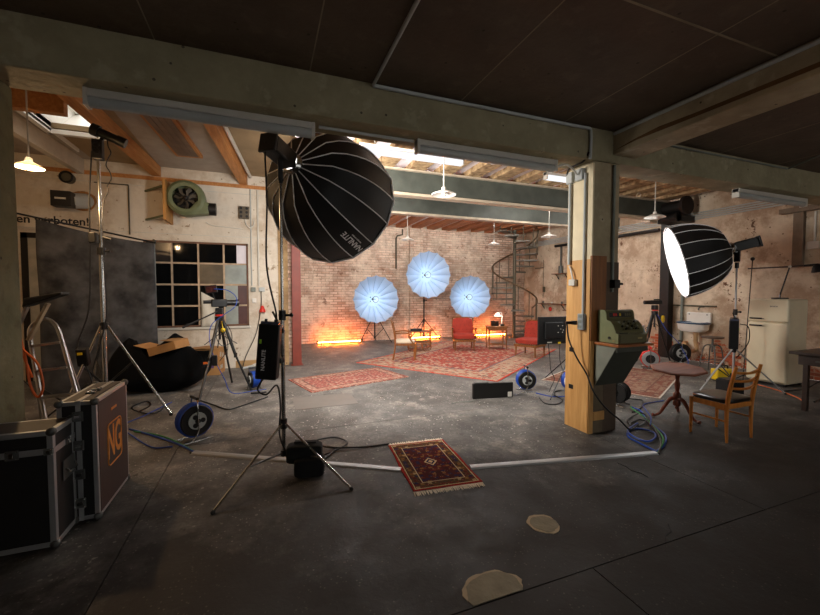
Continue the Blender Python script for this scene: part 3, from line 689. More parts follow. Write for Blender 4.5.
mb().tube([(XR-.03, 4.24, 2.75), (XR-.03, 4.24, 3.34)], .018, 6).build('conduit', M_offw, o)
o = mb().box(XR-.012, YF, 2.26, XR-.001, 5.35, 2.29).build('wall_batten', M_darkwood, None, False); tag(o, 'thin dark batten running along the tan wall above the fridge', 'batten')
mo = thing('hoist_motor', 'rusty dark hoist motor mounted high on the black column', 'motor', (9.85, 6.7, 3.62))
mb().cyl((9.7, 6.95, 3.88), (9.7, 6.45, 3.88), .16, 20).build('drum', M_dark, mo); mb().cyl((9.7, 6.45, 3.88), (9.7, 6.38, 3.88), .23, 20).build('pulley', mat('rusty_brown_iron', (40, 30, 26), .8, .3), mo)
mb().box(9.5, 6.5, 3.5, 10.15, 7.0, 3.66).build('bracket', M_dark, mo, False, .01); mb().cyl((9.55, 6.5, 3.6), (9.55, 6.9, 3.6), .12, 14).build('gearbox', M_dark, mo)
mb().box(9.3, 7.05, 3.55, 9.55, 7.2, 3.95).build('mount_block', M_cream, mo, False)
for i, (x, y) in enumerate([(5.9, 5.2), (6.35, 6.1), (8.3, 6.6)]):
    o = mb().ring((x, y, 4.03), .06, .012, (0, 1, .3), 18).build('ceiling_hook', M_cream); tag(o, ['pale curved pipe hook under the joists next to the pillar', 'pale curved pipe hook under the joists before the girder', 'pale curved pipe hook under the joists by the hoist motor'][i], 'hook', 'ceiling pipe hooks')
# bare bricks low on the right wall
brg = wr
bb = None
for r_ in range(9):
    for c in range(22):
        y = 4.9+c*.26+(r_ % 2)*.13; z = .05+r_*.078
        if noise.noise(V((y*1.6, z*2.4, 3))) > .14+z*.3:
            if bb is None: bb = mb().box(XR-.016, y, z, XR, y+.25, z+.068).build('brick', M_brickr, brg, False, .004); b0 = (y, z)
            else:
                c_ = bb.copy(); col.objects.link(c_); c_.location = (random.uniform(-.003, .003), y-b0[0], z-b0[1])

# window wall fittings
fn = thing('blower_fan', 'green centrifugal blower bolted to a wooden board on the wall', 'fan', (-1.75, 9.2, 3.2))
mb().box(-1.88, 8.93, 3.2, -1.83, YW, 4.02).build('mounting_board', mat('pine_board', (178, 128, 66), .6), fn, False, .005)
for z in (3.3, 3.9): mb().bar((-1.88, 9.05, z), (-2.33, YW, z-.02), .035, .035).build('strut', M_fan, fn, False)
cx, cz, yf, yk = -1.5, 3.69, 9.02, 9.3
# scroll housing outline: circle with tangential outlet to the right at the bottom
def ring_pts(r, y, n=36): return [V((cx+r*math.cos(2*PI*i/n), y, cz+r*math.sin(2*PI*i/n))) for i in range(n)]
m = mb(); n = 36
rings = [ring_pts(.235, yf+.03), ring_pts(.235, yf), ring_pts(.30, yf-.01), ring_pts(.355, yf+.03), ring_pts(.37, yf+.12), ring_pts(.36, yk), ring_pts(.05, yk)]
for q in rings: m.v += q
for i in range(len(rings)-1):
    for j in range(n): m.f.append([i*n+j, i*n+(j+1) % n, (i+1)*n+(j+1) % n, (i+1)*n+j])
m.build('housing', M_fan, fn)
mb().add([(cx-.05, yf+.03, cz-.37), (cx-.05, yk, cz-.37), (cx+.42, yk, cz-.30), (cx+.42, yf+.03, cz-.30), (cx+.2, yf+.03, cz-.05), (cx+.2, yk, cz-.05), (cx+.42, yk, cz-.06), (cx+.42, yf+.03, cz-.06)],
         [(0,1,2,3), (4,7,6,5), (0,3,7,4), (1,5,6,2), (3,2,6,7), (0,4,5,1)]).build('outlet_duct', M_fan, fn, True, .02)
mb().cyl((cx+.41, (yf+yk)/2+.015, cz-.18), (cx+.55, (yf+yk)/2+.015, cz-.18), .13, 20).build('outlet_collar', M_dark, fn)
mb().cyl((cx, yk-.06, cz), (cx, yk-.05, cz), .24, 28).build('intake', M_dark, fn)
for i in range(7):
    a = 2*PI*i/7; d = V((math.cos(a), 0, math.sin(a))); e_ = V((-math.sin(a), 0, math.cos(a))); c0 = V((cx, yf+.08, cz))
    mb().add([c0+d*.05-e_*.02, c0+d*.12+e_*.03+V((0,.03,0)), c0+d*.21+e_*.02+V((0,.05,0)), c0+d*.215+e_*.09, c0+d*.12+e_*.085-V((0,.02,0)), c0+d*.05+e_*.03], [(0,1,4,5), (1,2,3,4)]).build('blade', mat('dirty_brown_blade', (78, 70, 58), .6), fn)
mb().ball((cx, yf+.06, cz), .05, 8).build('hub', M_dark, fn)
for a in (.6, 2.7, 4.8): mb().cyl((cx, yf+.02, cz), (cx+.235*math.cos(a), yf+.02, cz+.235*math.sin(a)), .008, 6).build('guard_bar', M_dark, fn)
mb().tube(smooth_path([(-1.2, YW-.03, 3.3), (-1.1, YW-.02, 3.24), (-.9, YW-.02, 3.22), (-.45, YW-.02, 3.19)]), .009, 6).build('power_lead', M_offw, fn)
o = thing('switch_box', 'brown iron switch box on the wall beside the green blower', 'switch box', (-.42, YW-.06, 3.42))
mb().box(-.53, YW-.08, 3.42, -.31, YW, 3.7).build('body', mat('brown_iron_box', (92, 80, 62), .6), o, False, .01)
for i in range(2):
    for j in range(3): mb().cyl((-.48+.12*i, YW-.08, 3.47+.09*j), (-.48+.12*i, YW-.095, 3.47+.09*j), .03, 10).build('knob', M_dark, o)
mb().tube(smooth_path([(-.4, YW-.03, 3.42), (-.38, YW-.04, 3.3), (-.3, YW-.04, 3.22), (-.22, YW-.03, 3.3), (-.22, YW-.02, 3.42)]), .012, 6).build('lead', M_offw, o)
for i, x in enumerate((-.28, -.13)):
    o = mb().tube([(x, YW-.03, 4.1), (x, YW-.03, 1.9)], .02 if i else .013, 8).build('conduit', M_offw if i else M_conduit); tag(o, ['thin grey conduit beside the window running down the cream wall', 'thicker white conduit running down the cream wall to the sockets'][i], 'conduit')
o = thing('wall_socket', 'pair of grey sockets on the cream wall beside the window', 'socket', (-.2, YW-.05, 1.76))
mb().box(-.3, YW-.06, 1.76, -.2, YW, 1.86).build('socket_box', M_conduitd, o, False, .008); mb().box(-.13, YW-.05, 1.76, 0, YW, 1.86).build('socket_box', M_conduit, o, False, .008)
o = mb().box(-.28, YW-.04, 1.5, -.19, YW, 1.6).build('light_switch', M_white, None, False, .008); tag(o, 'small white switch plate on the cream wall', 'switch')
o = thing('alarm_bell', 'small red signal lamp on the cream wall below the sockets', 'signal lamp', (-.06, YW-.05, 1.28))
mb().lathe([(.07, 0), (.065, .06), (.045, .09), (.04, .12), (.02, .15)], (-.06, YW-.06, 1.28), 14).build('cover', M_redc, o); mb().box(-.09, YW-.06, 1.33, -.03, YW, 1.39).build('bracket', M_white, o, False)
o = cable('wall_lead', 'thin black lead dropping from wall socket to the floor', [(-.08, YW-.06, 1.77), (-.09, YW-.07, 1.4), (-.2, YW-.09, .8), (-.42, YW-.2, .3), (-.5, YW-.4, .02)], .009, M_black)
o = thing('exhaust_duct', 'grey flue duct with square black outlet on the cream wall', 'duct', (-3.5, 9.2, 3.3))
mb().cyl((-3.36, YW, 3.58), (-3.44, 9.0, 3.46), .15, 20).build('duct', M_conduit, o); mb().obox((-3.46, 8.93, 3.46), (.3, .2, .28)).build('outlet_box', M_dark, o, False, .008)
mb().obox((-3.46, 8.82, 3.46), (.16, .02, .03)).build('slot', M_offw, o, False); blob(0, 0, .22, .22, 4, 0, .012)
m = mb(); pts = [(-3.4+.23*(1+.25*noise.noise(V((math.cos(a/10*PI)*2, math.sin(a/10*PI)*2, 5))))*math.cos(a/10*PI), YW-.012, 3.58+.2*math.sin(a/10*PI)) for a in range(20)]
m.prism(pts, (0, .011, 0)).build('foam_seal', mat('brown_expanding_foam', (150, 104, 56), .9, var=.3, scale=20, bump=.8), o)
o = thing('wall_vent', 'small brown round vent on the cream wall under the rafter', 'vent', (-3.35, YW-.1, 3.95))
mb().cyl((-3.6, YW, 4.0), (-3.6, YW-.15, 4.0), .1, 16).build('pipe', M_stairg, o); mb().ring((-3.6, YW-.16, 4.0), .1, .02, (0, 1, 0), 18).build('flange', M_dark, o)
o = mb().tube([(-2.62, YW-.03, 3.96), (-2.62, YW-.03, 2.95)], .014, 6).tube([(-3.2, YW-.03, 3.97), (-2.62, YW-.03, 3.97)], .012, 6).build('conduit', M_stairg); tag(o, 'thin brown conduit on the cream wall left of the blower', 'conduit')
o = thing('wall_tube', 'small grey handset lying on the floor by the skirting', 'tool', (-.35, 9.35, 0)); mb().tube([(-.5, 9.3, .03), (-.28, 9.42, .05)], .03, 8).build('body', M_conduit, o); mb().tube([(-.28, 9.42, .05), (-.2, 9.46, .07)], .04, 8).build('head', M_offw, o)

# ================================================================== PHOTO LIGHTS
def ortho(d):
    d = V(d).normalized(); u = d.cross(V((0,0,1))).normalized(); v = u.cross(d).normalized(); return d, u, v
def gores(t, apex, axis, Rr, L, n, m_panel, m_rod, r0=.06, p=2.2, sag=.035, rod=.005, out=1, steps=9):
    """umbrella cloth: n panels between n rods"""
    d, u, v = ortho(axis); apex = V(apex)
    def pt(a, k, pull=0):
        s_ = k/steps; r = r0+(Rr-r0)*(1-(1-s_)**p)**.5 if p > 0 else r0+(Rr-r0)*s_**.62
        r *= (1-pull); return apex+d*(L*s_)+u*(math.cos(a)*r)+v*(math.sin(a)*r)
    for i in range(n):
        a0, a1 = 2*PI*i/n, 2*PI*(i+1)/n; m = mb(); nc = 4
        for k in range(steps+1):
            for c in range(nc+1):
                f = c/nc; A, B = pt(a0, k), pt(a1, k); q = A.lerp(B, f); c0 = apex+d*(L*k/steps)
                q += (c0-q)*(sag*4*f*(1-f)*min(1, k/3)*((1-.75*(k/steps)**2) if sag > .05 else 1)); m.v.append(q)
        w_ = nc+1
        for k in range(steps):
            for c in range(nc): m.f.append([k*w_+c, k*w_+c+1, (k+1)*w_+c+1, (k+1)*w_+c])
        m.build('panel', m_panel, t, ang=60)
    if m_rod:
        for i in range(n):
            a = 2*PI*i/n; mb().tube([pt(a, k)+(pt(a, k)-(apex+d*(L*k/steps))).normalized()*rod*.8*out for k in range(1 if p < 0 else 0, steps+1)], rod, 5).build('rod', m_rod, t)
    return pt
def light_stand(t, base, top, hub_z, feet, r_pole=.022, m_pole=None, m_leg=None, low=.1, brace=.5, r_leg=.012):
    m_pole = m_pole or M_chrome; m_leg = m_leg or M_chrome
    b = V(base); mid = hub_z+(top-hub_z)*.45
    mb().cyl((b.x, b.y, low), (b.x, b.y, mid), r_pole, 12).build('pole', m_pole, t)
    mb().cyl((b.x, b.y, mid), (b.x, b.y, top), r_pole*.72, 12).build('pole', m_pole, t)
    for z, h in ((hub_z, .05), (mid, .05), (low+.02, .03)):
        mb().cyl((b.x, b.y, z-h), (b.x, b.y, z+h), r_pole*1.7, 12).build('collar', M_black, t)
    mb().cyl((b.x+r_pole, b.y-.01, mid), (b.x+r_pole+.06, b.y-.03, mid), .012, 8).ball((b.x+r_pole+.065, b.y-.03, mid), .02, 6).build('knob', M_black, t)
    for f in feet:
        f = V((*f, r_leg)); h = V((b.x, b.y, hub_z)); dd = (f-h); h2 = h+V((dd.x, dd.y, 0)).normalized()*r_pole*1.6
        l = mb().cyl(h2, f, r_leg, 8).build('leg', m_leg, t)
        mb().ball(f, r_leg*1.5, 6).build('rubber_foot', M_rubber, l)
        q = h2.lerp(f, brace); mb().cyl((b.x, b.y, low+.02), q, r_leg*.8, 6).build('brace', M_black, t)
def text_on(name, body, size, m_, par, c, x, y): return text_mesh(name, body, size, m_, par, frame_mat(c, x, y), .0008)
M_letter = mat('white_print', (245, 245, 245), .5, var=.03)

def para_softbox(name, label, apex, axis, Rr, L, m_diff, lettering=None):
    apex = V(apex); d, u, v = ortho(axis)
    t = thing(name, label, 'softbox', apex)
    pt = gores(t, apex, axis, Rr, L, 16, M_soft, M_rod, .09, 2.1, .015, .0062)
    # white front cloth set just inside the rim, and a rim band
    c = apex+d*(L-.015); m = mb(); n = 16
    m.v.append(c+d*.0)
    for i in range(n): m.v.append(c+u*(math.cos(2*PI*i/n)*Rr*.955)+v*(math.sin(2*PI*i/n)*Rr*.955))
    for i in range(n): m.f.append([0, 1+i, 1+(i+1) % n])
    m.build('diffuser_cloth', m_diff, t, False)
    rim = mb().tube([apex+d*L+u*(math.cos(2*PI*i/n)*Rr)+v*(math.sin(2*PI*i/n)*Rr) for i in range(n)], .012, 6, closed=True).build('rim', M_rod, t)
    # mount ring, clear bowl
    mb().lathe([(.10, .02), (.115, -.01), (.1, -.05), (.085, -.06)], apex, 20, d).build('mount_ring', M_chrome, t)
    # lamp head behind the ring
    h = apex-d*.22
    rot = Matrix((u, v, d)).transposed()
    hd = mb().obox(h, (.17, .16, .32), rot).build('lamp_head', M_black, t, True, .015)
    mb().obox(h-d*.18, (.19, .19, .03), rot).build('rear_panel', M_black, hd, True, .008)
    for k in range(5): mb().obox(h+v*.083+d*(-.1+.05*k), (.13, .008, .02), rot).build('cooling_fin', M_dark, hd, False)
    return t, pt, d, u, v

# camera frame used only to aim the two softboxes the way the photo shows them
yaw = math.atan(145/381); cr = V((math.cos(yaw), -math.sin(yaw), 0)); cf = V((math.sin(yaw), math.cos(yaw), 0)); cz_ = V((0,0,1))
def aim(c, sx_, sz_, th, toward):
    """axis at angle th to the line of sight to c, leaning sideways/upwards by sx_, sz_"""
    w_ = (V(c)-V((0, 0, 1.75))).normalized(); r_ = (cr-w_*cr.dot(w_)).normalized(); u_ = r_.cross(w_).normalized()
    q = (r_*sx_+u_*sz_).normalized(); return (q*math.sin(th)+w_*math.cos(th)*toward).normalized()
ax1 = aim((.5, 4.2, 2.8), .74, -.67, R(42), 1)
ap1 = V((.16, 4.02, 3.12))+ax1*.22
bs, pt, d, u, v = para_softbox('parabolic_softbox', 'big black parabolic softbox facing away with white ribs', ap1, ax1, .755, .97, M_diff1)
# brand print on the cloth, running from rim to mount on the panel facing the viewer's lower side
best = None
for i in range(16):
    a = 2*PI*(i+.5)/16; nrm = u*math.cos(a)+v*math.sin(a)
    q = nrm.dot(-cf*.8-cz_*.55+cr*.1)
    if best is None or q > best[0]: best = (q, i)
i = best[1]; a0, a1 = 2*PI*i/16, 2*PI*(i+1)/16
cA = (pt(a0, 5)+pt(a1, 5))/2; cB = (pt(a0, 8)+pt(a1, 8))/2; xdir = (cA-cB).normalized(); tang = (pt(a1, 7)-pt(a0, 7)).normalized()
nn = ((cA+cB)/2-(ap1+d*(.95*7/9))); nn = (nn-xdir*nn.dot(xdir)).normalized()
ydir = nn.cross(xdir)
c_ = (pt(a0, 6.4)+pt(a1, 6.4))/2+(ap1+d*(.96*6.4/9)-(pt(a0, 6.4)+pt(a1, 6.4))/2)*-.012
text_on('lettering', 'NANLITE', .10, M_letter, bs, c_+nn*.004-ydir*.0, xdir, ydir)
text_on('small_lettering', 'PARABOLIC SOFTBOX', .02, M_letter, bs, c_+nn*.004-ydir*.062, xdir, ydir)
M_yoke = M_black
mb().obox(ap1-d*.22-V((0,0,.16)), (.05, .05, .24)).build('yoke', M_black, bs, False, .01)
st = thing('light_stand', 'chrome light stand on three legs carrying the big black softbox', 'light stand', (.16, 4.02, 0))
light_stand(st, (.16, 4.02), 2.86, .42, [(-.41, 3.30), (.69, 3.27), (.2, 4.95)], .021, M_chrome, M_chrome, .1, .55)
tp = V((.16, 4.02, 2.9)); mb().cyl((.16, 4.02, 2.82), tp, .02, 10).build('spigot', M_black, st)
# power unit clamped to the pole
def power_unit(label, c, rot, L=.5, group=None, pole=None):
    t = thing('power_unit', label, 'power unit', V(c)-V((0, 0, L/2)))
    c = V(c); b = mb().obox(c, (.2, .13, L), rot).build('body', M_black, t, True, .012)
    mb().obox(c+rot @ V((0, 0, L/2+.01)), (.17, .11, .03), rot).build('control_panel', mat('dark_screen', (70, 74, 92), .2), t, True, .005)
    for k in (-.05, .04): mb().cyl(c+rot @ V((k, 0, L/2+.02)), c+rot @ V((k, 0, L/2+.045)), .014, 10).build('knob', M_black, t)
    mb().obox(c+rot @ V((-.07, -.067, .1)), (.02, .006, .04), rot).build('indicator', mat('lime_sticker', (140, 190, 40), .5), t, False)
    text_mesh('lettering', 'NANLITE', .05, M_letter, t, frame_mat(c+rot @ V((-.03, -.0665, -.08)), rot @ V((0,0,1)), rot @ V((-1,0,0))), .0008)
    if pole:
        for k in (.2, -.1): mb().bar(c+rot @ V((.09, .04, k)), (pole[0], pole[1], c.z+k), .05, .05).build('clamp', M_black, t, False, .008)
    mb().bar(c+rot @ V((.06, 0, L/2+.03)), c+rot @ V((-.0, .02, L/2+.12)), .015, .015).build('lever', M_black, t, False)
    return t
power_unit('black power unit clamped to the big softbox stand', (.03, 3.96, 1.17), Matrix.Rotation(R(-16), 3, 'Z') @ Matrix.Rotation(R(5), 3, 'Y'), .54, None, (.16, 4.02))
cable('power_lead', 'black lead hanging from the big softbox lamp head', [ap1-d*.40+V((-.02, 0, 0)), (.02, 3.9, 3.05), (.03, 3.93, 2.6), (.02, 4.0, 2.0), (.1, 4.0, 1.55), (.1, 3.98, 1.44)], .009, M_black)
cable('power_lead', 'looped black lead under the power unit on the softbox stand', [(-.02, 3.96, .92), (-.08, 3.97, .8), (0, 3.98, .74), (.1, 3.99, .82), (.13, 3.99, .6), (.12, 4.0, .3), (.22, 3.98, .05)], .009, M_black)
sb = thing('sandbag', 'black weight bag hung on the softbox stand leg', 'sandbag', (.36, 3.78, 0))
def cushion(c, s_, rot=None, n=10, p=3.2):
    """superellipsoid bag"""
    m = mb(); c = V(c); f = lambda q: math.copysign(abs(q)**(2/p), q)
    for i in range(n+1):
        for j in range(2*n):
            a, b = -PI/2+PI*i/n, 2*PI*j/(2*n)
            q = V((f(math.cos(a))*f(math.cos(b))*s_[0]/2, f(math.cos(a))*f(math.sin(b))*s_[1]/2, f(math.sin(a))*s_[2]/2))
            m.v.append(c+((rot @ q) if rot else q))
    w_ = 2*n
    for i in range(n):
        for j in range(w_): m.f.append([i*w_+j, i*w_+(j+1) % w_, (i+1)*w_+(j+1) % w_, (i+1)*w_+j])
    return m
rz = Matrix.Rotation(R(-12), 3, 'Z')
cushion((.34, 3.78, .19), (.34, .16, .17), rz, 10, 7).build('upper_lobe', M_matt, sb); cushion((.38, 3.72, .085), (.28, .2, .17), rz, 10, 7).build('lower_lobe', M_matt, sb)
mb().bar((.25, 3.82, .29), (.45, 3.76, .29), .05, .012).build('strap', M_matt, sb, False)
cable('extension_lead', 'black lead coiled on the floor beside the sandbag', [(.5, 3.9, .015), (.7, 4.2, .012), (.45, 4.35, .012), (.3, 4.2, .012), (.5, 4.05, .014), (.85, 4.25, .02), (.75, 4.5, .02), (.5, 4.45, .02), (.65, 4.2, .03), (1.0, 4.12, .012), (1.3, 4.1, .012)], .01, M_black)

# right parabolic softbox
ax2 = aim((7.1, 4.4, 2.3), -.955, -.3, R(77), -1)
ap2 = V((7.55, 4.24, 2.50))
rs, pt2, d2, u2, v2 = para_softbox('parabolic_softbox', 'lit black softbox glowing white beside the fridge and sink', ap2, ax2, .66, .80, M_diff2)
mb().obox(ap2-d2*.11-V((0,0,.15)), (.04, .09, .22)).build('yoke', M_black, rs, False, .01)
hp = ap2-d2*.11
st2 = thing('light_stand', 'steel light stand carrying the lit softbox beside the fridge', 'light stand', (hp.x, hp.y, 0))
light_stand(st2, (hp.x, hp.y), 2.2, .75, [(7.1, 4.38), (8.3, 3.75), (8.05, 4.85)], .019, M_aluw, M_aluw, .2, .45)
mb().cyl((hp.x, hp.y, 2.16), (hp.x, hp.y, 2.26), .03, 10).build('spigot', M_black, st2)
power_unit('black power unit clamped to the lit softbox stand', (hp.x-.09, hp.y-.04, 1.03), Matrix.Rotation(R(28), 3, 'Z') @ Matrix.Rotation(R(-9), 3, 'Y'), .5, None, (hp.x, hp.y))
cable('power_lead', 'thin black lead looping from the power unit near the fridge', [(hp.x, hp.y-.08, 1.2), (hp.x+.15, hp.y-.12, 1.15), (hp.x+.22, hp.y-.1, .9), (hp.x+.12, hp.y-.05, .7), (hp.x+.02, hp.y-.02, .6)], .008, M_black)
o = thing('wall_rod', 'thin dark rod with ball end standing behind the lit softbox', 'rod', (8.3, 4.35, 0)); mb().cyl((8.25, 4.35, 0), (8.42, 4.35, 2.35), .008, 6).build('rod', M_dark, o); mb().ball((8.42, 4.35, 2.36), .035, 6).build('ball_end', M_black, o)

# round reflectors in front of the brick wall
def octa(label, c, Rr, base, feet, hub, ring_off=.34):
    w0 = (V((0, 0, 1.75))-V(c)); w0.z *= .3; ax = w0.normalized()*math.cos(R(19))+cr*math.sin(R(19)); d, u, v = ortho(ax); apex = V(c)-d*.28
    t = thing('round_reflector', label, 'reflector', apex)
    gores(t, apex, ax, Rr, .42, 16, M_fabricw, mat('blue_grey_seam', (120, 148, 184), .5), .04, -1, .16, .006, -1, 8)
    mb().lathe([(.001, 0), (.06, .0), (.06, -.06), (.001, -.06)], apex, 14, d).build('hub', M_black, t)
    mb().cyl(apex, apex+d*ring_off, .012, 8).build('focus_rod', M_steel, t)
    q = apex+d*ring_off
    mb().ring(q, .105, .014, d, 24).build('lamp_ring', M_steel, t)
    for s_ in (-1, 1): mb().ball(apex+d*.03+u*.09+v*.07*s_, .02, 6).build('clip', M_black, t)
    mb().obox(apex-d*.14, (.12, .14, .2), Matrix((u, v, d)).transposed()).build('lamp_head', M_black, t, False, .01)
    l = bpy.data.lights.new('reflector_light', 'SPOT'); l.energy = W_OCTA; l.color = (.72, .88, 1); l.spot_size = R(176); l.spot_blend = .35; l.shadow_soft_size = .09
    lo = bpy.data.objects.new('reflector_light', l); col.objects.link(lo); lo.parent = t
    lo.location = d*(ring_off+.05); lo.rotation_euler = d.to_track_quat('Z', 'Y').to_euler()
    s = thing('light_stand', 'black light stand under '+label.split(' ', 1)[1].replace('lit round reflector', 'round reflector'), 'light stand', (base[0], base[1], 0))
    light_stand(s, base, c[2]-.05, hub, feet, .022, M_black, M_black, .12, .5, .014)
    mb().bar((base[0], base[1], c[2]-.1), tuple(apex-d*.14), .05, .05).build('tilt_joint', M_black, s, False)
octa('blue-white lit round reflector beside the first floor tube', (3.52, 12.6, 1.5), .82, (3.6, 12.95), [(3.0, 12.7), (4.1, 12.6), (3.7, 13.25)], .95)
octa('blue-white lit round reflector mounted higher than the others', (5.42, 12.5, 2.36), .84, (5.46, 12.9), [(4.82, 12.75), (6.05, 12.8), (5.4, 13.15)], .72)
octa('blue-white lit round reflector behind the red armchair', (7.17, 12.6, 1.56), .81, (7.2, 12.95), [(6.7, 12.7), (7.7, 12.7), (7.25, 13.25)], .8)
for k, (x0, x1, y, lb) in enumerate([(1.62, 3.08, 12.82, 'orange glowing tube light on the floor beside the red post'), (5.0, 6.1, 12.95, 'orange glowing tube light on the floor below the highest reflector'), (7.55, 8.95, 12.85, 'orange glowing tube light on the floor behind the side table')]):
    t = thing('tube_light', lb, 'lamp', ((x0+x1)/2, y, 0))
    mb().cyl((x0, y, .075), (x1, y, .075), .016, 12).build('tube', M_tube, t); mb().box(x0, y-.045, .092, x1, y+.015, .115).build('housing', M_white, t, False, .006)
    for x in (x0-.05, x1): mb().box(x, y-.035, .06, x+.05, y+.035, .14).build('end_cap', M_black, t, False, .006)
    for x in (x0+.1, x1-.12): mb().box(x, y-.05, 0, x+.02, y+.05, .075).build('foot', M_black, t, False)

# tall stand with small spotlight, left bay
st3 = thing('light_stand', 'tall chrome stand with small black spotlight before the backdrop', 'light stand', (-2.1, 6.45, 0))
light_stand(st3, (-2.1, 6.45), 3.57, 1.28, [(-1.27, 6.2), (-2.42, 5.75), (-2.55, 7.15)], .03, M_chrome, M_chrome, .42, .4, .017)
sp = thing('spotlight', 'small black spotlight with barrel lens on the tall chrome stand', 'spotlight', (-2.1, 6.45, 3.6))
mb().box(-2.16, 6.4, 3.55, -2.04, 6.5, 3.82).build('ballast', M_black, sp, False, .012)
mb().cyl((-2.1, 6.42, 3.93), (-1.86, 6.44, 3.84), .06, 14).build('barrel', M_black, sp); mb().cyl((-2.15, 6.42, 3.95), (-2.07, 6.42, 3.92), .08, 14).build('housing', M_black, sp); mb().cyl((-1.88, 6.44, 3.85), (-1.78, 6.45, 3.81), .068, 14).build('lens_tube', M_black, sp)
mb().bar((-2.06, 6.44, 3.8), (-2.02, 6.44, 3.9), .04, .04).build('tilt_arm', M_black, sp, False)
for z in (3.66, 3.74): mb().ring((-2.1, 6.38, z), .035, .008, (0,1,0), 12).build('clip', M_black, sp)
cable('spot_lead', 'curly black lead running down the tall chrome stand', [(-1.99, 6.44, 3.85)]+[(-1.98+.03*math.sin(i*1.7), 6.43, 3.75-.09*i) for i in range(8)]+[(-2.06, 6.42, 2.9), (-2.06, 6.4, 2.2), (-2.04, 6.38, 1.5), (-2.1, 6.35, 1.1), (-2.2, 6.3, .6), (-2.1, 6.1, .03)], .008, M_black)
cable('spot_lead', 'straight black lead hanging beside the tall chrome stand', [(-2.16, 6.42, 3.65), (-2.2, 6.41, 3.0), (-2.21, 6.4, 2.2), (-2.24, 6.38, 1.5), (-2.35, 6.3, 1.0), (-2.2, 6.2, .7), (-2.15, 6.2, .3), (-2.3, 6.1, .02)], .01, M_black)
o = thing('cable_clamp', 'black cable clamp gripping the tall chrome stand', 'clamp', (-2.13, 6.4, 2.42)); mb().box(-2.22, 6.38, 2.42, -2.14, 6.5, 2.56).build('jaw', M_black, o, False, .01); mb().cyl((-2.06, 6.4, 2.5), (-1.96, 6.38, 2.47), .02, 8).build('screw', M_black, o)
o = thing('power_box', 'small black power box strapped to the tall stand leg', 'power box', (-2.24, 6.15, .78)); mb().obox((-2.24, 6.17, .9), (.12, .1, .24), Matrix.Rotation(R(14), 3, 'X')).build('body', M_black, o, False, .012); mb().obox((-2.25, 6.1, .95), (.05, .02, .03)).build('plug', M_yellow, o, False)

# backdrop on its stand
bd = thing('backdrop', 'mottled charcoal canvas backdrop hung from a crossbar', 'backdrop', (-2.8, 8.1, 0))
A, B = V((-3.6, 8.28, 2.98)), V((-2.0, 8.66, 2.68)); m = mb(); n1, n2 = 24, 22
for i in range(n1+1):
    for j in range(n2+1):
        f, g = i/n1, j/n2; p = A.lerp(B, f); z = p.z*(1-g)-.05*math.sin(f*PI)*(1-g)+.004
        wv = .03*math.sin(f*17+1.3)*(.3+g)+.05*noise.noise(V((f*4, g*3, 2)))
        m.v.append(V((p.x+.01+.14*g*(f-.2)*.4, p.y+wv-.25*max(0, g-.9)*5, z)))
for i in range(n1):
    for j in range(n2): a = i*(n2+1)+j; m.f.append([a, a+n2+1, a+n2+2, a+1])
o = m.build('canvas', M_backdrop, bd); s_ = o.modifiers.new('solid', 'SOLIDIFY'); s_.thickness = .006
bst = thing('backdrop_stand', 'thin black stand and crossbar holding the charcoal backdrop', 'backdrop stand', (-2.8, 8.5, 0))
mb().cyl((-4.1, 8.14, 3.1), (-1.96, 8.70, 2.70), .016, 8).build('crossbar', M_black, bst)
for q, zt in ((V((-3.98, 8.3, 0)), 3.06), (V((-2.0, 8.76, 0)), 2.75)):
    mb().cyl(q+V((0,0,.02)), q+V((0, 0, zt)), .014, 8).build('upright', M_steel, bst); mb().cyl(q+V((0, -.05, zt)), q+V((0, .04, zt)), .025, 8).build('clamp', M_black, bst)
    for a in (0, 2.1, 4.2): mb().cyl(q+V((0,0,.45)), q+V((.32*math.cos(a), .32*math.sin(a), .01)), .01, 6).build('leg', M_black, bst)

# ================================================================== LEFT FOREGROUND
def flight_case(t, x0, y0, z0, x1, y1, z1, mats, lidz=None, trim=.035):
    """box with aluminium edge angles, corner balls"""
    mb().box(x0+.004, y0+.004, z0+.004, x1-.004, y1-.004, z1-.004).build('body', mats[0], t, False)
    e = trim
    for (ax_, lst) in (('x', [(y, z) for y in (y0, y1) for z in (z0, z1)]), ('y', [(x, z) for x in (x0, x1) for z in (z0, z1)]), ('z', [(x, y) for x in (x0, x1) for y in (y0, y1)])):
        for a, b in lst:
            def span(c, lo, hi): return (c, c+e) if c == lo else (c-e, c)
            if ax_ == 'x': ya, yb = span(a, y0, y1); za, zb = span(b, z0, z1); mb().box(x0, ya, za, x1, yb, zb).build('edge_angle', M_aluw, t, False, .003)
            if ax_ == 'y': xa, xb = span(a, x0, x1); za, zb = span(b, z0, z1); mb().box(xa, y0, za, xb, y1, zb).build('edge_angle', M_aluw, t, False, .003)
            if ax_ == 'z': xa, xb = span(a, x0, x1); ya, yb = span(b, y0, y1); mb().box(xa, ya, z0, xb, yb, z1).build('edge_angle', M_aluw, t, False, .003)
    for x in (x0, x1):
        for y in (y0, y1):
            for z in (z0, z1): mb().ball((x-.012*(1 if x == x1 else -1), y-.012*(1 if y == y1 else -1), z-.012*(1 if z == z1 else -1)), .03, 6).build('ball_corner', M_steel, t)
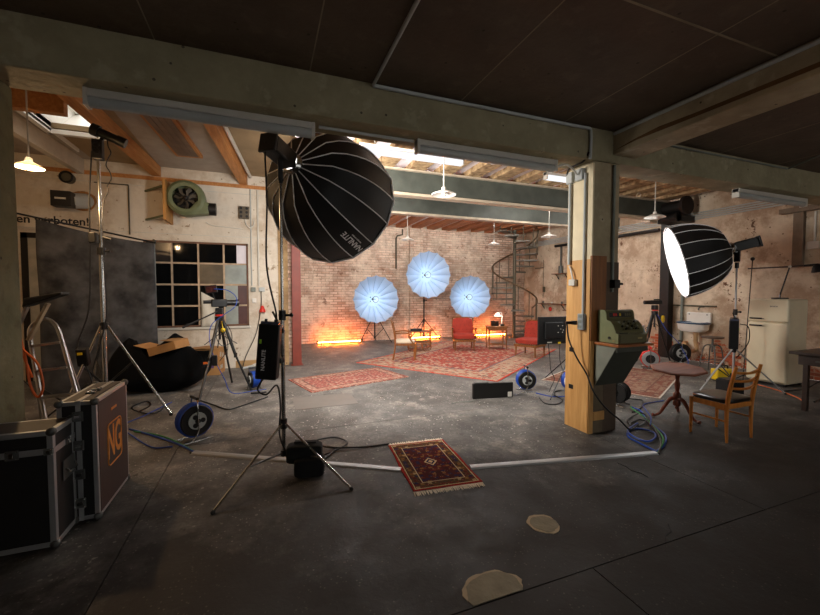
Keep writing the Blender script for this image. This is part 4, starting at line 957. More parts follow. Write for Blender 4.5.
def latch(t, c, n, up, s_=.055):
    """butterfly latch: plate plus rivets on the face with normal n"""
    c, n, up = V(c), V(n), V(up); x = up.cross(n); rot = Matrix((x, up, n)).transposed()
    l = mb().obox(c+n*.006, (s_, s_*.9, .012), rot).build('latch', M_steel, t, False, .004)
    mb().obox(c+n*.014, (s_*.35, s_*.5, .01), rot).build('turn_key', M_chrome, l, False, .003)
    for i in (-1, 1):
        for j in (-1, 1): mb().ball(c+n*.013+x*(s_*.38*i)+up*(s_*.33*j), .005, 4).build('rivet', M_chrome, l)
c1 = thing('flight_case', 'low black flight case with grey lid and aluminium edges', 'flight case', (-1.85, 3.42, 0))
flight_case(c1, -2.4, 3.22, .02, -1.35, 3.53, .82, (M_casep,))
mb().box(-2.38, 3.25, .81, -1.38, 3.5, .8215).build('lid_panel', M_casel, c1, False)
mb().box(-2.4, 3.216, .66, -1.35, 3.22, .70).build('closing_profile', M_aluw, c1, False); mb().box(-1.35, 3.22, .66, -1.346, 3.53, .70).build('closing_profile', M_aluw, c1, False)
latch(c1, (-1.56, 3.216, .68), (0,-1,0), (0,0,1), .07); latch(c1, (-1.372, 3.216, .68), (0,-1,0), (0,0,1), .05); latch(c1, (-1.346, 3.4, .68), (1,0,0), (0,0,1), .05)
mb().box(-1.346, 3.33, .42, -1.342, 3.5, .56).build('handle_plate', M_steel, c1, False); mb().tube([(-1.335, 3.35, .5), (-1.32, 3.36, .47), (-1.32, 3.47, .47), (-1.335, 3.48, .5)], .008, 6).build('handle', M_chrome, c1)
for x in (-2.3, -1.42):
    for y in (3.3, 3.5): mb().cyl((x-.02, y, .02), (x+.02, y, .02), .02, 10).build('caster', M_rubber, c1)
c2 = thing('flight_case', 'tall brown flight case with orange stencilled letters', 'flight case', (-1.33, 3.86, 0))
flight_case(c2, -1.45, 3.52, .02, -1.21, 4.2, .93, (M_casep,), None, .03)
mb().box(-1.212, 3.55, .05, -1.2075, 4.17, .90).build('side_panel', M_caseb, c2, False)
mb().box(-1.42, 3.55, .925, -1.25, 4.17, .9325).build('top_panel', M_casel, c2, False)
mb().box(-1.335, 3.514, .02, -1.305, 3.52, .93).build('closing_profile', M_aluw, c2, False); mb().box(-1.335, 3.52, .93, -1.305, 4.2, .936).build('closing_profile', M_aluw, c2, False)
for z in (.16, .38, .6, .82): latch(c2, (-1.32, 3.512, z), (0,-1,0), (1,0,0), .075)
for y in (3.75, 3.86): latch(c2, (-1.32, y, .937), (0,0,1), (0,1,0), .06)
mb().box(-1.207, 3.8, .77, -1.204, 3.92, .79).build('name_strip', M_stencil, c2, False)
# stencil: rounded square outline with two letters
lg = []
cy_, cz2, hw, hh, rr = 3.86, .50, .15, .17, .04
for (qy, qz, a0) in ((hw-rr, hh-rr, 0), (-hw+rr, hh-rr, 90), (-hw+rr, -hh+rr, 180), (hw-rr, -hh+rr, 270)):
    for k in range(5): a = R(a0+22.5*k); lg.append(V((-1.2055, cy_+qy+rr*math.cos(a), cz2+qz+rr*math.sin(a))))
sten = mb().tube(lg, .006, 4, closed=True).build('stencil_frame', M_stencil, c2)
text_mesh('lettering', 'NG', .37, M_stencil, c2, frame_mat((-1.2065, cy_, cz2), (0,1,0), (0,0,1)) @ Matrix.Diagonal((.56, 1, 1, 1)), .001)

# aluminium step ladder
ld_ = thing('step_ladder', 'aluminium step ladder leaning behind the flight cases', 'ladder', (-2.4, 5.6, 0))
L1, L2 = V((-2.36, 5.3, 0)), V((-1.98, 5.25, 0))      # front rail feet
T1, T2 = V((-2.72, 5.75, 1.32)), V((-2.45, 5.75, 1.36))
hoop = smooth_path([L2, L2.lerp(T2, .55), L2.lerp(T2, .92), (L2.lerp(T2, 1.0)+V((-.04, 0, .03))), (T1+T2)/2+V((-.0, .0, .09)), T1+V((.03, 0, .02)), L1.lerp(T1, .9), L1.lerp(T1, .5), L1], 5)
mb().tube(hoop, .022, 8).build('rail', M_alu, ld_)
for f in (.2, .42, .64, .85):
    a, b = L1.lerp(T1, f), L2.lerp(T2, f); mb().bar(a, b, .09, .025).build('tread', M_alu, ld_, False, .004)
mb().cyl((-2.8, 6.15, 0), (-2.72, 5.8, 1.3), .015, 8).build('rear_leg', M_alu, ld_); mb().cyl((-2.3, 6.15, 0), (-2.45, 5.8, 1.3), .015, 8).build('rear_leg', M_alu, ld_)
mb().cyl((-2.8, 6.12, .1), (-2.3, 6.12, .55), .01, 6).build('rear_brace', M_black, ld_); mb().cyl((-2.3, 6.12, .1), (-2.8, 6.12, .55), .01, 6).build('rear_brace', M_black, ld_)
mb().bar((-2.66, 5.62, 1.2), (-2.47, 5.62, 1.62), .07, .03).build('guard_rail', mat('pale_worn_board', (168, 150, 120), .6), ld_, False, .004); mb().bar((-2.74, 5.62, 1.38), (-2.66, 5.62, 1.58), .06, .03).build('guard_rail', M_alu, ld_, False, .004)
mb().add([(-2.68, 5.55, 1.58), (-2.3, 5.5, 1.72), (-2.3, 5.72, 1.72), (-2.68, 5.77, 1.58), (-2.66, 5.55, 1.68), (-2.3, 5.5, 1.75), (-2.3, 5.72, 1.75), (-2.66, 5.77, 1.68)], [(0,1,2,3),(4,5,6,7),(0,1,5,4),(1,2,6,5),(2,3,7,6),(3,0,4,7)]).build('top_tray', M_black, ld_, False, .01)
cable('orange_lead', 'orange lead hung in loops on the step ladder', [(-2.7, 5.5, 1.5), (-2.66, 5.45, 1.3), (-2.6, 5.42, 1.0), (-2.56, 5.4, .72), (-2.5, 5.4, .58), (-2.45, 5.4, .7), (-2.5, 5.42, .95), (-2.62, 5.42, 1.12), (-2.67, 5.45, 1.25), (-2.62, 5.45, 1.0), (-2.55, 5.42, .8)], .013, M_orange)

for o_ in (ld_, bpy.data.objects['orange_lead']): o_.location.x += .12
# camera tripod
def tripod(name, label, c, head, feet, m_leg, video=True):
    t = thing(name, label, 'tripod', (c[0], c[1], 0)); x, y = c
    for f in feet:
        f = V((*f, .015)); h = V((x, y, head)); d_ = (f-h); mid = h+d_*.5
        l = mb().cyl(h+V((d_.x, d_.y, 0)).normalized()*.05, mid, .026, 8).cyl(mid, f, .018, 8).build('leg', m_leg, t)
        mb().cyl(mid+V((0,0,.04)), mid-V((0,0,.04)), .028, 8).build('leg_lock', M_black, l); mb().ball(f, .022, 6).build('rubber_foot', M_rubber, l)
    mb().cyl((x, y, head-.35), (x, y, head+.08), .02, 8).build('centre_column', M_black, t)
    mb().cyl((x, y, head-.03), (x, y, head+.05), .075, 14).build('shoulder', M_black, t)
    hd = mb().box(x-.06, y-.06, head+.08, x+.06, y+.06, head+.2).build('fluid_head', M_black, t, False, .015); mb().cyl((x, y-.02, head+.06), (x, y-.02, head+.085), .07, 14).build('head_ring', M_redc, hd)
    for a in (0.5, 2.6, 4.7): mb().cyl((x, y, head-.25), (x+.3*math.cos(a), y+.3*math.sin(a), head-.45), .008, 6).build('spreader', M_black, t)
    return t
tr = tripod('camera_tripod', 'black video tripod in front of the window with red head ring', (-.74, 7.3), 1.28, [(-.98, 6.5), (-.25, 7.25), (-.62, 8.05)], M_black)
mb().cyl((-.76, 7.25, 1.42), (-1.2, 6.9, 1.2), .012, 8).build('pan_handle', M_black, tr); mb().cyl((-1.12, 6.96, 1.24), (-1.22, 6.88, 1.19), .018, 8).build('grip', M_rubber, tr)
mb().box(-.82, 6.86, .55, -.74, 6.94, .72).build('leg_pouch', M_black, tr, False, .01); mb().obox((-.9, 6.78, .62), (.06, .03, .03)).build('tape', M_orange, tr, False)
vc = thing('video_camera', 'black video camera with small monitor on the window tripod', 'camera', (-.74, 7.3, 1.48))
rot = Matrix.Rotation(R(12), 3, 'Z')
mb().obox((-.74, 7.3, 1.56), (.24, .12, .13), rot).build('body', M_black, vc, True, .012); mb().cyl(V((-.74, 7.3, 1.56))+rot @ V((.12, 0, 0)), V((-.74, 7.3, 1.56))+rot @ V((.28, 0, 0)), .05, 14).build('lens', M_black, vc)
mb().cyl(V((-.74, 7.3, 1.56))+rot @ V((.26, 0, 0)), V((-.74, 7.3, 1.56))+rot @ V((.31, 0, 0)), .06, 14).build('lens_hood', M_black, vc)
mb().cyl(V((-.74, 7.3, 1.58))+rot @ V((-.12, 0, 0)), V((-.74, 7.3, 1.58))+rot @ V((-.24, 0, 0)), .03, 10).build('viewfinder', M_black, vc)
mb().cyl((-.8, 7.28, 1.62), (-.84, 7.26, 1.74), .01, 6).build('monitor_arm', M_black, vc); mn = mb().obox((-.85, 7.25, 1.8), (.18, .03, .13), Matrix.Rotation(R(-8), 3, 'Y')).build('monitor', M_black, vc, False, .006); mb().obox((-.85, 7.232, 1.8), (.155, .004, .105), Matrix.Rotation(R(-8), 3, 'Y')).build('screen', mat('dim_lit_screen', (62, 34, 32), .2, var=.6, scale=30), mn, False)
cable('camera_lead', 'blue lead looping from the small monitor down the tripod', [(-.8, 7.22, 1.8), (-.6, 7.2, 1.78), (-.46, 7.15, 1.66), (-.48, 7.1, 1.5), (-.66, 7.1, 1.36), (-.84, 7.1, 1.2), (-.86, 7.0, .95), (-.78, 7.0, .6), (-.66, 7.05, .3), (-.55, 7.1, .03), (-.2, 7.15, .02), (0, 7.2, .02)], .007, M_blue)
cable('camera_lead', 'black curly lead hanging among the tripod legs', [(-.7, 7.2, 1.3), (-.56, 7.15, 1.1), (-.55, 7.15, .9), (-.7, 7.1, .85), (-.78, 7.1, 1.05), (-.66, 7.1, 1.1), (-.6, 7.1, .8), (-.72, 7.0, .6)], .007, M_black)
o = thing('yellow_lamp', 'small yellow weight hanging under the tripod head by the window', 'weight', (-.68, 7.2, 1.05)); mb().ball((-.68, 7.2, 1.1), .04, 6).build('ball', M_yellow, o); mb().cyl((-.68, 7.2, 1.12), (-.7, 7.25, 1.26), .006, 6).build('string', M_yellow, o)

# bag heap and cardboard
m = cushion((0, 0, 0), (1, 1, 1), None, 22, 2.6)
for i, p in enumerate(m.v):
    q = V((p.x*1.5, p.y*.8, (p.z+.5)*.8)); k = noise.noise(q*2.4+V((3, 1, 7)))*.3+noise.noise(q*6)*.1+abs(noise.noise(q*11))*.05
    sl = (1 if p.z > 0 else .3); q.z = max(0, q.z+k*sl*(p.z > -.3)+(-.28*q.x*(p.z+.5) if p.z > 0 else 0)*.4); q.x += k*.4; q.y += k*.3
    m.v[i] = V((-1.75, 7.88, 0))+q
hb = m.build('equipment_bag', mat('black_nylon_bag', (5, 5, 6), .9, var=.3, bump=.5, bscale=14, spec=.15)); tag(hb, 'slumped black nylon equipment bag in front of the backdrop', 'bag')
def carton(label, c, s_, rz, flaps, m_=M_card, tilt=0, grp=None):
    t = thing('cardboard_box', label, 'box', V(c)-V((0,0,s_[2]/2)))
    rot = Matrix.Rotation(R(rz), 3, 'Z') @ Matrix.Rotation(R(tilt), 3, 'Y'); c = V(c); a, b, h = s_[0]/2, s_[1]/2, s_[2]/2
    T_ = lambda x, y, z: c+rot @ V((x, y, z))
    for s1 in (-1, 1):
        mb().obox(T_(a*s1, 0, 0), (.008, s_[1], s_[2]), rot).build('side', m_, t, False); mb().obox(T_(0, b*s1, 0), (s_[0], .008, s_[2]), rot).build('side', m_, t, False)
    mb().obox(T_(0, 0, -h), (s_[0], s_[1], .008), rot).build('bottom', m_, t, False)
    for (s1, ang) in flaps:
        r2 = rot @ Matrix.Rotation(R(ang)*s1, 3, 'Y'); p = T_(a*s1, 0, h)+r2 @ V((s1*a*.48, 0, 0)) if False else T_(a*s1, 0, h)+r2 @ V((-s1*a*.5, 0, 0))
        mb().obox(p, (a, s_[1], .006), r2).build('flap', m_, t, False)
    return t, T_, rot
t, T_, rot = carton('upright brown cardboard box with orange label under the window', (-1.2, 9.15, .27), (.62, .45, .54), -8, [(-1, 6), (1, 6)])
mb().obox(T_(-.05, -.228, .22), (.2, .004, .06), rot).build('label', M_orange, t, False); mb().obox(T_(.312, -.1, .15), (.004, .12, .1), rot).build('paper_label', M_offw, t, False); mb().obox(T_(.312, .08, .1), (.004, .1, .12), rot).build('paper_label', M_offw, t, False); mb().obox(T_(.312, -.05, -.12), (.004, .2, .08), rot).build('paper_label', M_offw, t, False); mb().obox(T_(.15, -.228, -.05), (.12, .004, .14), rot).build('print', mat('purple_print', (96, 70, 110), .7), t, False)
t, T_, rot = carton('open flat cardboard box lying on the black bag', (-1.56, 7.6, .8), (.46, .42, .13), -20, [(-1, 150), (1, 18)], M_card, -16)

# cable reels
def reel(label, loc, rz, Rr, W_, m_drum, m_side, tilt=0, m_frame=None, m_handle=None):
    """drum axis along local X; frame of bent tube"""
    t = thing('cable_reel', label, 'cable reel', (0, 0, 0)); h = Rr+.04; m_frame = m_frame or M_chrome
    prof = [(Rr*.3, -W_/2)]+[(Rr*(.97+.03*math.sin(i*2.2)), -W_/2+W_*i/16) for i in range(17)]+[(Rr*.3, W_/2)]
    mb().lathe(prof, (0, 0, h), 24, (1,0,0)).build('wound_cable', m_drum, t)
    for s_ in (-1, 1):
        sd = mb().lathe([(Rr*.25, 0), (Rr*.9, 0), (Rr*.9, .012), (Rr*.86, .02), (Rr*.3, .02), (Rr*.25, 0)], (s_*W_/2+(0 if s_ > 0 else -.02), 0, h), 28, (1,0,0)).build('side_disc', m_side, t)
    mb().cyl((-W_/2-.03, 0, h), (W_/2+.05, 0, h), .03, 12).build('hub', M_black, t)
    sp_ = mb().cyl((W_/2+.02, 0, h), (W_/2+.035, 0, h), Rr*.5, 20).build('socket_plate', M_conduit if m_side is M_black else M_black, t)
    for k in range(3): a = 2*PI*k/3; mb().cyl((W_/2+.033, math.cos(a)*Rr*.28, h+math.sin(a)*Rr*.28), (W_/2+.042, math.cos(a)*Rr*.28, h+math.sin(a)*Rr*.28), Rr*.14, 12).build('socket', M_black, sp_)
    for s_ in (-1, 1):
        x = s_*(W_/2+.05); mb().tube(smooth_path([(x, -Rr*.8, .012), (x, -Rr*.4, .012), (x, 0, h*.5), (x, .0, h), (x*.9, 0, h+Rr*.9), (x*.6, 0, h+Rr+.06)], 4), .009, 6).tube(smooth_path([(x, -Rr*.8, .012), (x, Rr*.8, .012)], 3), .009, 6).build('frame', m_frame, t)
    mb().cyl((-W_*.6-.02, 0, h+Rr+.06), (W_*.6+.02, 0, h+Rr+.06), .018 if not m_handle else .03, 8).build('handle', m_handle or M_black, t)
    t.location = loc; t.rotation_euler = (0, tilt, R(rz)); return t
reel('black cable reel with blue cable lying tilted by the aluminium strip', (-.8, 5.08, 0), -60, .2, .11, M_blue, M_black)
reel('small blue cable reel by the cream wall skirting', (-.2, 7.32, 0), 200, .15, .12, M_blue, M_black)
reel('blue cable reel beside the big patterned carpet', (4.28, 5.5, 0), 250, .17, .12, M_blue, M_black)
reel('blue and white cable reel behind the cladded pillar', (4.97, 5.15, 0), 250, .17, .12, M_blue, M_white)
reel('black cable reel standing below the cash register bracket', (5.1, 4.32, 0), 20, .16, .16, M_rubber, M_black)
reel('black cable reel with white centre plate near the sink', (9.45, 6.3, 0), 240, .23, .1, M_rubber, M_black)
reel('chrome cable reel with red handle on the faded rug', (8.15, 6.1, .012), 225, .19, .14, M_redc, M_aluw, 0, None, M_redc)

# ================================================================== RUGS
def rug(name, label, c, W, L, rz, m_, fringe=None, th_=.008, wav=.0):
    nx_, ny_ = 16, 24; m = mb()
    def edge(x, y): return V((x+wav*math.sin(y*9+x*3), y+wav*.6*math.sin(x*8), 0))
    for k in (0, 1):
        for i in range(nx_+1):
            for j in range(ny_+1):
                p = edge(-W/2+W*i/nx_, -L/2+L*j/ny_); p.z = k*th_+(.004*noise.noise(V((p.x*2, p.y*2, c[0])))+.003 if k else .0005); m.v.append(p)
    w_ = ny_+1; N = (nx_+1)*w_
    for i in range(nx_):
        for j in range(ny_):
            a = i*w_+j; m.f.append([a, a+1, a+w_+1, a+w_]); m.f.append([N+a, N+a+w_, N+a+w_+1, N+a+1])
    for i in range(nx_):
        for j in (0, ny_): a = i*w_+j; m.f.append([a, a+w_, N+a+w_, N+a])
    for j in range(ny_):
        for i in (0, nx_): a = i*w_+j; m.f.append([a, a+1, N+a+1, N+a])
    t = thing(name, label, 'rug', (0,0,0)); pile = m.build('pile', m_, t)
    if fringe:
        for s_ in (-1, 1):
            f = mb(); nf = int(W/.012)
            for i in range(nf):
                x = -W/2+W*(i+.5)/nf; y = s_*L/2; dx = random.uniform(-.008, .008); l = fringe*random.uniform(.8, 1.1)
                f.add([(x-.005, y, .002), (x+.005, y, .002), (x+.004+dx, y+s_*l, .001), (x-.004+dx, y+s_*l, .001), (x-.005, y, .008), (x+.005, y, .008), (x+.003+dx, y+s_*l, .004), (x-.003+dx, y+s_*l, .004)], [(0,1,2,3), (4,5,6,7), (0,1,5,4), (1,2,6,5), (2,3,7,6), (3,0,4,7)])
            q = f.build('fringe', M_fringe, t, False); q['kind'] = 'stuff'
    t.location = (c[0], c[1], 0); t.rotation_euler = (0, 0, R(rz)); return t
RED, NAVY, CREAM, GOLD, MAROON, ROSE, BEIGE, BROWN = (156, 30, 22), (34, 34, 70), (206, 182, 140), (172, 116, 54), (92, 22, 26), (176, 70, 58), (200, 170, 142), (60, 38, 28)
rug('prayer_rug', 'small dark red Persian rug with cream fringes lying across the aluminium strip', (1.565, 3.52), .66, 1.04, -5.5,
    rug_mat('small_persian_rug', .66, 1.04, [(0, RED), (.05, (84, 62, 36)), (.40, (74, 20, 24))], [(.0, .06, RED), (.075, .1, CREAM), (.36, .385, CREAM), (.385, .4, NAVY)],
            [(0, MAROON), (.22, (140, 96, 48)), (.36, NAVY), (.62, (60, 26, 26)), (.78, (176, 150, 110)), (.86, (110, 50, 30))], .042, medal=(.07, .09, CREAM, NAVY), fade=.03), .065, .009, .006)
e1 = math.degrees(math.atan2(-.81, .587))
rug('persian_carpet', 'large red and beige Persian carpet under the armchairs', (5.17, 9.2), 3.63, 5.0, e1,
    rug_mat('large_faded_carpet', 3.63, 5.0, [(0, (176, 40, 30)), (.022, (176, 146, 122)), (.36, (160, 56, 46))], [(0, .02, (200, 44, 32)), (.36, .385, (96, 92, 104)), (.08, .09, (150, 110, 90))],
            [(0, (186, 158, 134)), (.3, (160, 62, 50)), (.5, (196, 172, 150)), (.65, (96, 72, 72)), (.8, (172, 50, 38))], .085, fade=.3))
rug('runner_rug', 'faded pink patterned runner rug between red post and carpet', (1.575, 7.585), 2.09, 1.22, 15.6,
    rug_mat('faded_pink_runner', 2.09, 1.22, [(0, (150, 76, 62)), (.04, (166, 124, 108)), (.2, (150, 78, 72))], [(.04, .055, (84, 46, 44)), (.18, .2, (84, 54, 52))],
            [(0, (176, 134, 118)), (.35, (146, 70, 62)), (.6, (98, 60, 60)), (.8, (186, 156, 138))], .05, fade=.25))
rug('persian_carpet', 'worn red and brown carpet behind the octagonal table', (6.72, 5.79), 2.6, 2.0, 27,
    rug_mat('worn_brown_carpet', 2.6, 2.0, [(0, (150, 124, 106)), (.03, (112, 54, 42)), (.22, (132, 98, 80)), (.42, (112, 56, 46))], [(0, .02, (200, 190, 178)), (.2, .22, (96, 56, 48))],
            [(0, (136, 104, 86)), (.35, (112, 58, 46)), (.6, (88, 62, 54)), (.8, (146, 122, 102))], .08, fade=.25))

# aluminium cable strips on the floor
def strip(label, a, b):
    a, b = V((*a, 0)), V((*b, 0)); d_ = (b-a).normalized(); n_ = V((-d_.y, d_.x, 0)); prof = [(-.045, .0), (-.035, .014), (-.015, .02), (.015, .02), (.035, .014), (.045, 0)]
    m = mb()
    for p in (a, b):
        for x_, z_ in prof: m.v.append(p+n_*x_+V((0, 0, z_)))
    k = len(prof)
    for i in range(k): m.f.append([i, (i+1) % k, k+(i+1) % k, k+i])
    m.f.append(list(range(k))[::-1]); m.f.append(list(range(k, 2*k)))
    t = thing('cable_cover', label, 'cable cover', a); m.build('cover', M_aluw, t, True, ang=20); mb().bar(b-d_*.01+V((0,0,.008)), b+d_*.03+V((0,0,.008)), .05, .012).build('end_plug', M_black, t, False)
strip('aluminium cable cover strip running from blue cables to the small rug', (1.225, 3.47), (-.75, 4.65))
strip('aluminium cable cover strip running from the small rug to the pillar cables', (1.885, 3.275), (3.94, 2.855))

# floor cables
cable('blue_cable', 'blue cable sweeping from the strip end past the pillar', [(3.95, 2.86, .012), (4.22, 2.96, .012), (4.52, 3.16, .012), (4.7, 3.43, .012), (4.85, 3.66, .012), (5.11, 3.94, .012), (5.11, 4.09, .03)], .011, M_blue)
cable('blue_cable', 'blue cable coiled in a loop beside the pillar base', [(3.97, 2.88, .012), (4.01, 3.1, .012), (4.07, 3.3, .012), (4.31, 3.46, .012), (4.45, 3.41, .012), (4.46, 3.26, .02), (4.29, 3.12, .025), (4.11, 3.09, .02), (4.09, 3.26, .03), (4.22, 3.42, .03), (4.6, 3.59, .012)], .011, M_blue)
cable('green_cable', 'green cable running from the strip end to the black reel', [(3.96, 2.84, .012), (4.26, 3.0, .03), (4.45, 3.16, .03), (4.65, 3.41, .03), (4.84, 3.67, .03), (5.01, 3.97, .03), (5.1, 4.1, .03)], .009, M_green)
cable('black_cable', 'black cable tangled beside the pillar base', [(3.94, 2.82, .012), (4.21, 2.99, .03), (4.44, 3.2, .035), (4.68, 3.48, .03), (4.73, 3.66, .02), (4.47, 3.6, .012), (4.52, 3.5, .012), (4.87, 3.65, .03), (4.97, 3.84, .03), (4.58, 3.72, .012), (4.4, 3.5, .012)], .01, M_black)
cable('blue_cable', 'thin blue cable running from the worn carpet to the tangle', [(5.95, 4.2, .012), (5.47, 4.17, .012), (5.17, 3.91, .035), (4.91, 3.64, .04), (4.61, 3.42, .04)], .008, M_blue)
cable('black_cable', 'short black cable curling behind the octagonal table foot', [(5.3, 4.45, .05), (5.6, 4.4, .012), (5.62, 4.3, .012), (5.28, 4.07, .012), (4.95, 3.95, .012)], .01, M_black)
cable('pillar_lead', 'black lead drooping from pillar socket across the plywood to the floor', [(3.53, 3.75, 1.36), (3.55, 3.73, 1.15), (3.62, 3.66, .92), (3.66, 3.55, .75), (3.7, 3.48, .55), (3.85, 3.44, .35), (4.05, 3.4, .18), (4.25, 3.42, .03), (4.5, 3.5, .03)], .011, M_black)
cable('blue_cable', 'blue cable trailing from the left strip end past the flight case', [(-.75, 4.65, .012), (-.87, 4.84, .012), (-1.03, 5.05, .012), (-1.27, 5.33, .012), (-1.51, 5.6, .012), (-1.63, 5.72, .012)], .011, M_blue)
cable('green_cable', 'green cable trailing beside the blue one at the left strip end', [(-.77, 4.7, .012), (-.93, 4.95, .012), (-1.1, 5.2, .012), (-1.33, 5.44, .012), (-1.55, 5.6, .012)], .009, M_green)
cable('black_cable', 'black cable snaking over the floor below the window', [(-1.0, 6.86, .012), (-.74, 6.47, .012), (-.54, 6.18, .012), (-.38, 6.28, .012), (-.17, 6.49, .012), (.02, 6.69, .012)], .01, M_black)
cable('black_cable', 'black cable coiled beside the tall chrome stand', [(-1.73, 6.54, .012), (-1.67, 6.83, .012), (-1.79, 7.1, .012), (-1.9, 6.79, .012), (-1.62, 6.35, .025), (-1.46, 6.43, .012), (-1.47, 6.81, .012)], .01, M_black)
cable('blue_cable', 'blue cable on the floor between chrome stand and flight case', [(-1.4, 6.9, .012), (-1.6, 6.2, .03), (-1.75, 5.9, .012), (-1.5, 5.4, .012), (-1.2, 4.95, .012), (-1.0, 4.9, .012)], .008, M_blue)
cable('blue_cable', 'blue cable between carpet reel and the pillar reel', [(4.34, 5.3, .012), (4.4, 5.1, .012), (4.52, 4.98, .012), (4.8, 4.95, .012), (5.1, 4.92, .012)], .009, M_blue)
cable('black_cable', 'black cable looped on the floor under the monitor', [(4.2, 5.05, .012), (4.07, 4.76, .012), (4.19, 4.65, .012), (4.45, 4.8, .012), (4.5, 5.05, .03), (4.7, 5.25, .012), (4.9, 5.3, .012)], .009, M_black)
cable('orange_cable', 'orange cable on the floor in front of the fridge', [(8.65, 4.35, .012), (8.5, 4.0, .012), (8.2, 3.56, .012), (7.85, 3.3, .012)], .009, M_orange)
cable('black_cable', 'black cable looped on the floor between fridge and dark desk', [(8.5, 3.85, .012), (9.0, 3.8, .012), (9.3, 3.7, .15), (9.0, 3.5, .012), (8.6, 3.4, .012), (8.1, 3.3, .012)], .01, M_black)

# ================================================================== PILLAR SHELF AND CASH REGISTER
sh = thing('bracket_shelf', 'wooden shelf on a grey green wedge bracket fixed to the pillar', 'shelf', (4.0, 3.4, .6))
mb().box(3.74, 3.18, 1.115, 4.32, 3.53, 1.145).build('shelf_board', wood_mat('orange_shelf_wood', (140, 78, 34), (190, 118, 62), 'x', .4), sh, False, .004)
mb().prism([(3.76, 3.525, 1.113), (3.76, 3.22, 1.113), (3.76, 3.525, .6)], (.012, 0, 0)).build('side_panel', M_bracket, sh, False, .002)
mb().prism([(3.775, 3.525, 1.11), (3.775, 3.225, 1.11), (3.775, 3.525, .6)], (.47, 0, 0)).build('bracket_body', M_bracketd, sh, False, .002)
mb().box(3.765, 3.215, 1.05, 4.26, 3.235, 1.113).build('front_rail', M_bracketd, sh, False, .002)
cg = thing('cash_register', 'sage green vintage cash register on the pillar shelf', 'cash register', (4.02, 3.38, 1.146))
prof = [(0, 0), (0, .115), (.035, .12), (.05, .16), (.075, .215), (.115, .255), (.155, .265), (.165, .275), (.175, .345), (.19, .375), (.215, .385), (.28, .385), (.29, .37), (.3, .3), (.3, 0)]
X0, X1, Y0, Z0 = 3.79, 4.25, 3.225, 1.15
mb().prism([(X0, Y0+a, Z0+b) for a, b in prof], (.012, 0, 0)).build('side_cheek', M_sage, cg, True, .003)
mb().prism([(X1-.012, Y0+a, Z0+b) for a, b in prof], (.012, 0, 0)).build('side_cheek', M_sage, cg, True, .003)
mb().prism([(X0+.012, Y0+.004+a*.985, Z0+b*.99) for a, b in prof], (X1-X0-.024, 0, 0)).build('body', M_saged, cg, True)
dw = mb().box(X0+.02, Y0-.012, Z0+.012, X1-.015, Y0+.01, Z0+.105).build('drawer', M_saged, cg, False, .006); mb().obox((X0+.33, Y0-.014, Z0+.06), (.07, .004, .018)).build('name_plate', mat('pale_brass', (170, 156, 110), .4, .6), dw, False)
mb().obox((X0+.1, Y0+.02, Z0+.121), (.11, .03, .01)).build('receipt_slot', M_black, cg, False, .003)
for r_ in range(4):
    for c in range(7):
        y_, z_ = .05+.022*r_, .165+.025*r_
        mb().cyl((X0+.13+.04*c, Y0+y_-.0, Z0+z_), (X0+.13+.04*c, Y0+y_-.018, Z0+z_+.012), .012, 8).build('key', [M_saged, M_dark, M_saged, M_bracket][(r_+c) % 4], cg)
mb().obox((4.02, Y0+.177, Z0+.325), (.36, .01, .055), Matrix.Rotation(R(-8), 3, 'X')).build('display_window', M_black, cg, False, .002)
for k, mm in ((-.11, M_redc), (-.075, M_redc), (-.01, M_yellow), (.08, M_saged), (.115, M_saged), (.15, M_saged)): mb().obox((4.02+k, Y0+.170, Z0+.327), (.022, .006, .032), Matrix.Rotation(R(-8), 3, 'X')).build('price_flag', mm, cg, False)
mb().cyl((X0, Y0+.12, Z0+.06), (X0-.012, Y0+.12, Z0+.06), .016, 10).build('lock', M_black, cg); mb().obox((X0-.003, Y0+.06, Z0+.03), (.006, .03, .014)).build('maker_plate', mat('pale_brass', (170, 156, 110), .4, .6), cg, False)
bt = thing('spray_bottle', 'small pale blue spray bottle beside the cash register', 'bottle', (4.285, 3.3, 1.146)); mb().lathe([(.001, 0), (.028, 0), (.03, .01), (.03, .11), (.012, .14), (.011, .16)], (4.285, 3.3, 1.146), 14).build('body', M_bottle, bt); mb().cyl((4.285, 3.3, 1.30), (4.285, 3.3, 1.35), .012, 8).bar((4.285, 3.3, 1.345), (4.25, 3.28, 1.34), .012, .014).build('spray_head', M_white, bt)

# ================================================================== MONITOR, PANEL
mo = thing('monitor', 'black monitor turned away on a stand behind the pillar', 'monitor', (5.1, 5.55, 0))
mb().obox((4.93, 5.58, 1.05), (.68, .035, .5)).build('casing', M_black, mo, False, .008); mb().obox((4.93, 5.555, 1.05), (.4, .03, .3)).build('rear_hump', M_black, mo, False, .01)
for (x, z) in ((-.0, .08), (.1, .08), (-.0, -.04), (.1, -.04), (.06, .02), (.12, .0)): mb().cyl((4.93+x+.08, 5.538, 1.05+z), (4.93+x+.08, 5.53, 1.05+z), .009, 6).build('screw', M_offw, mo)
mb().obox((4.84, 5.56, .83), (.1, .01, .02)).build('label_plate', M_offw, mo, False); mb().obox((5.06, 5.555, .815), (.05, .02, .03)).build('yellow_plug', M_yellow, mo, False)
mb().cyl((5.38, 5.62, .5), (5.38, 5.62, 1.2), .016, 8).build('stand_pole', M_black, mo); mb().bar((5.38, 5.62, 1.05), (5.2, 5.6, 1.05), .04, .06).build('arm', M_black, mo, False)
for f in ((4.3, 4.9), (5.9, 5.4), (5.3, 6.2)):
    l = mb().cyl((5.38, 5.62, .55), (*f, .012), .01, 6).build('leg', M_black, mo)
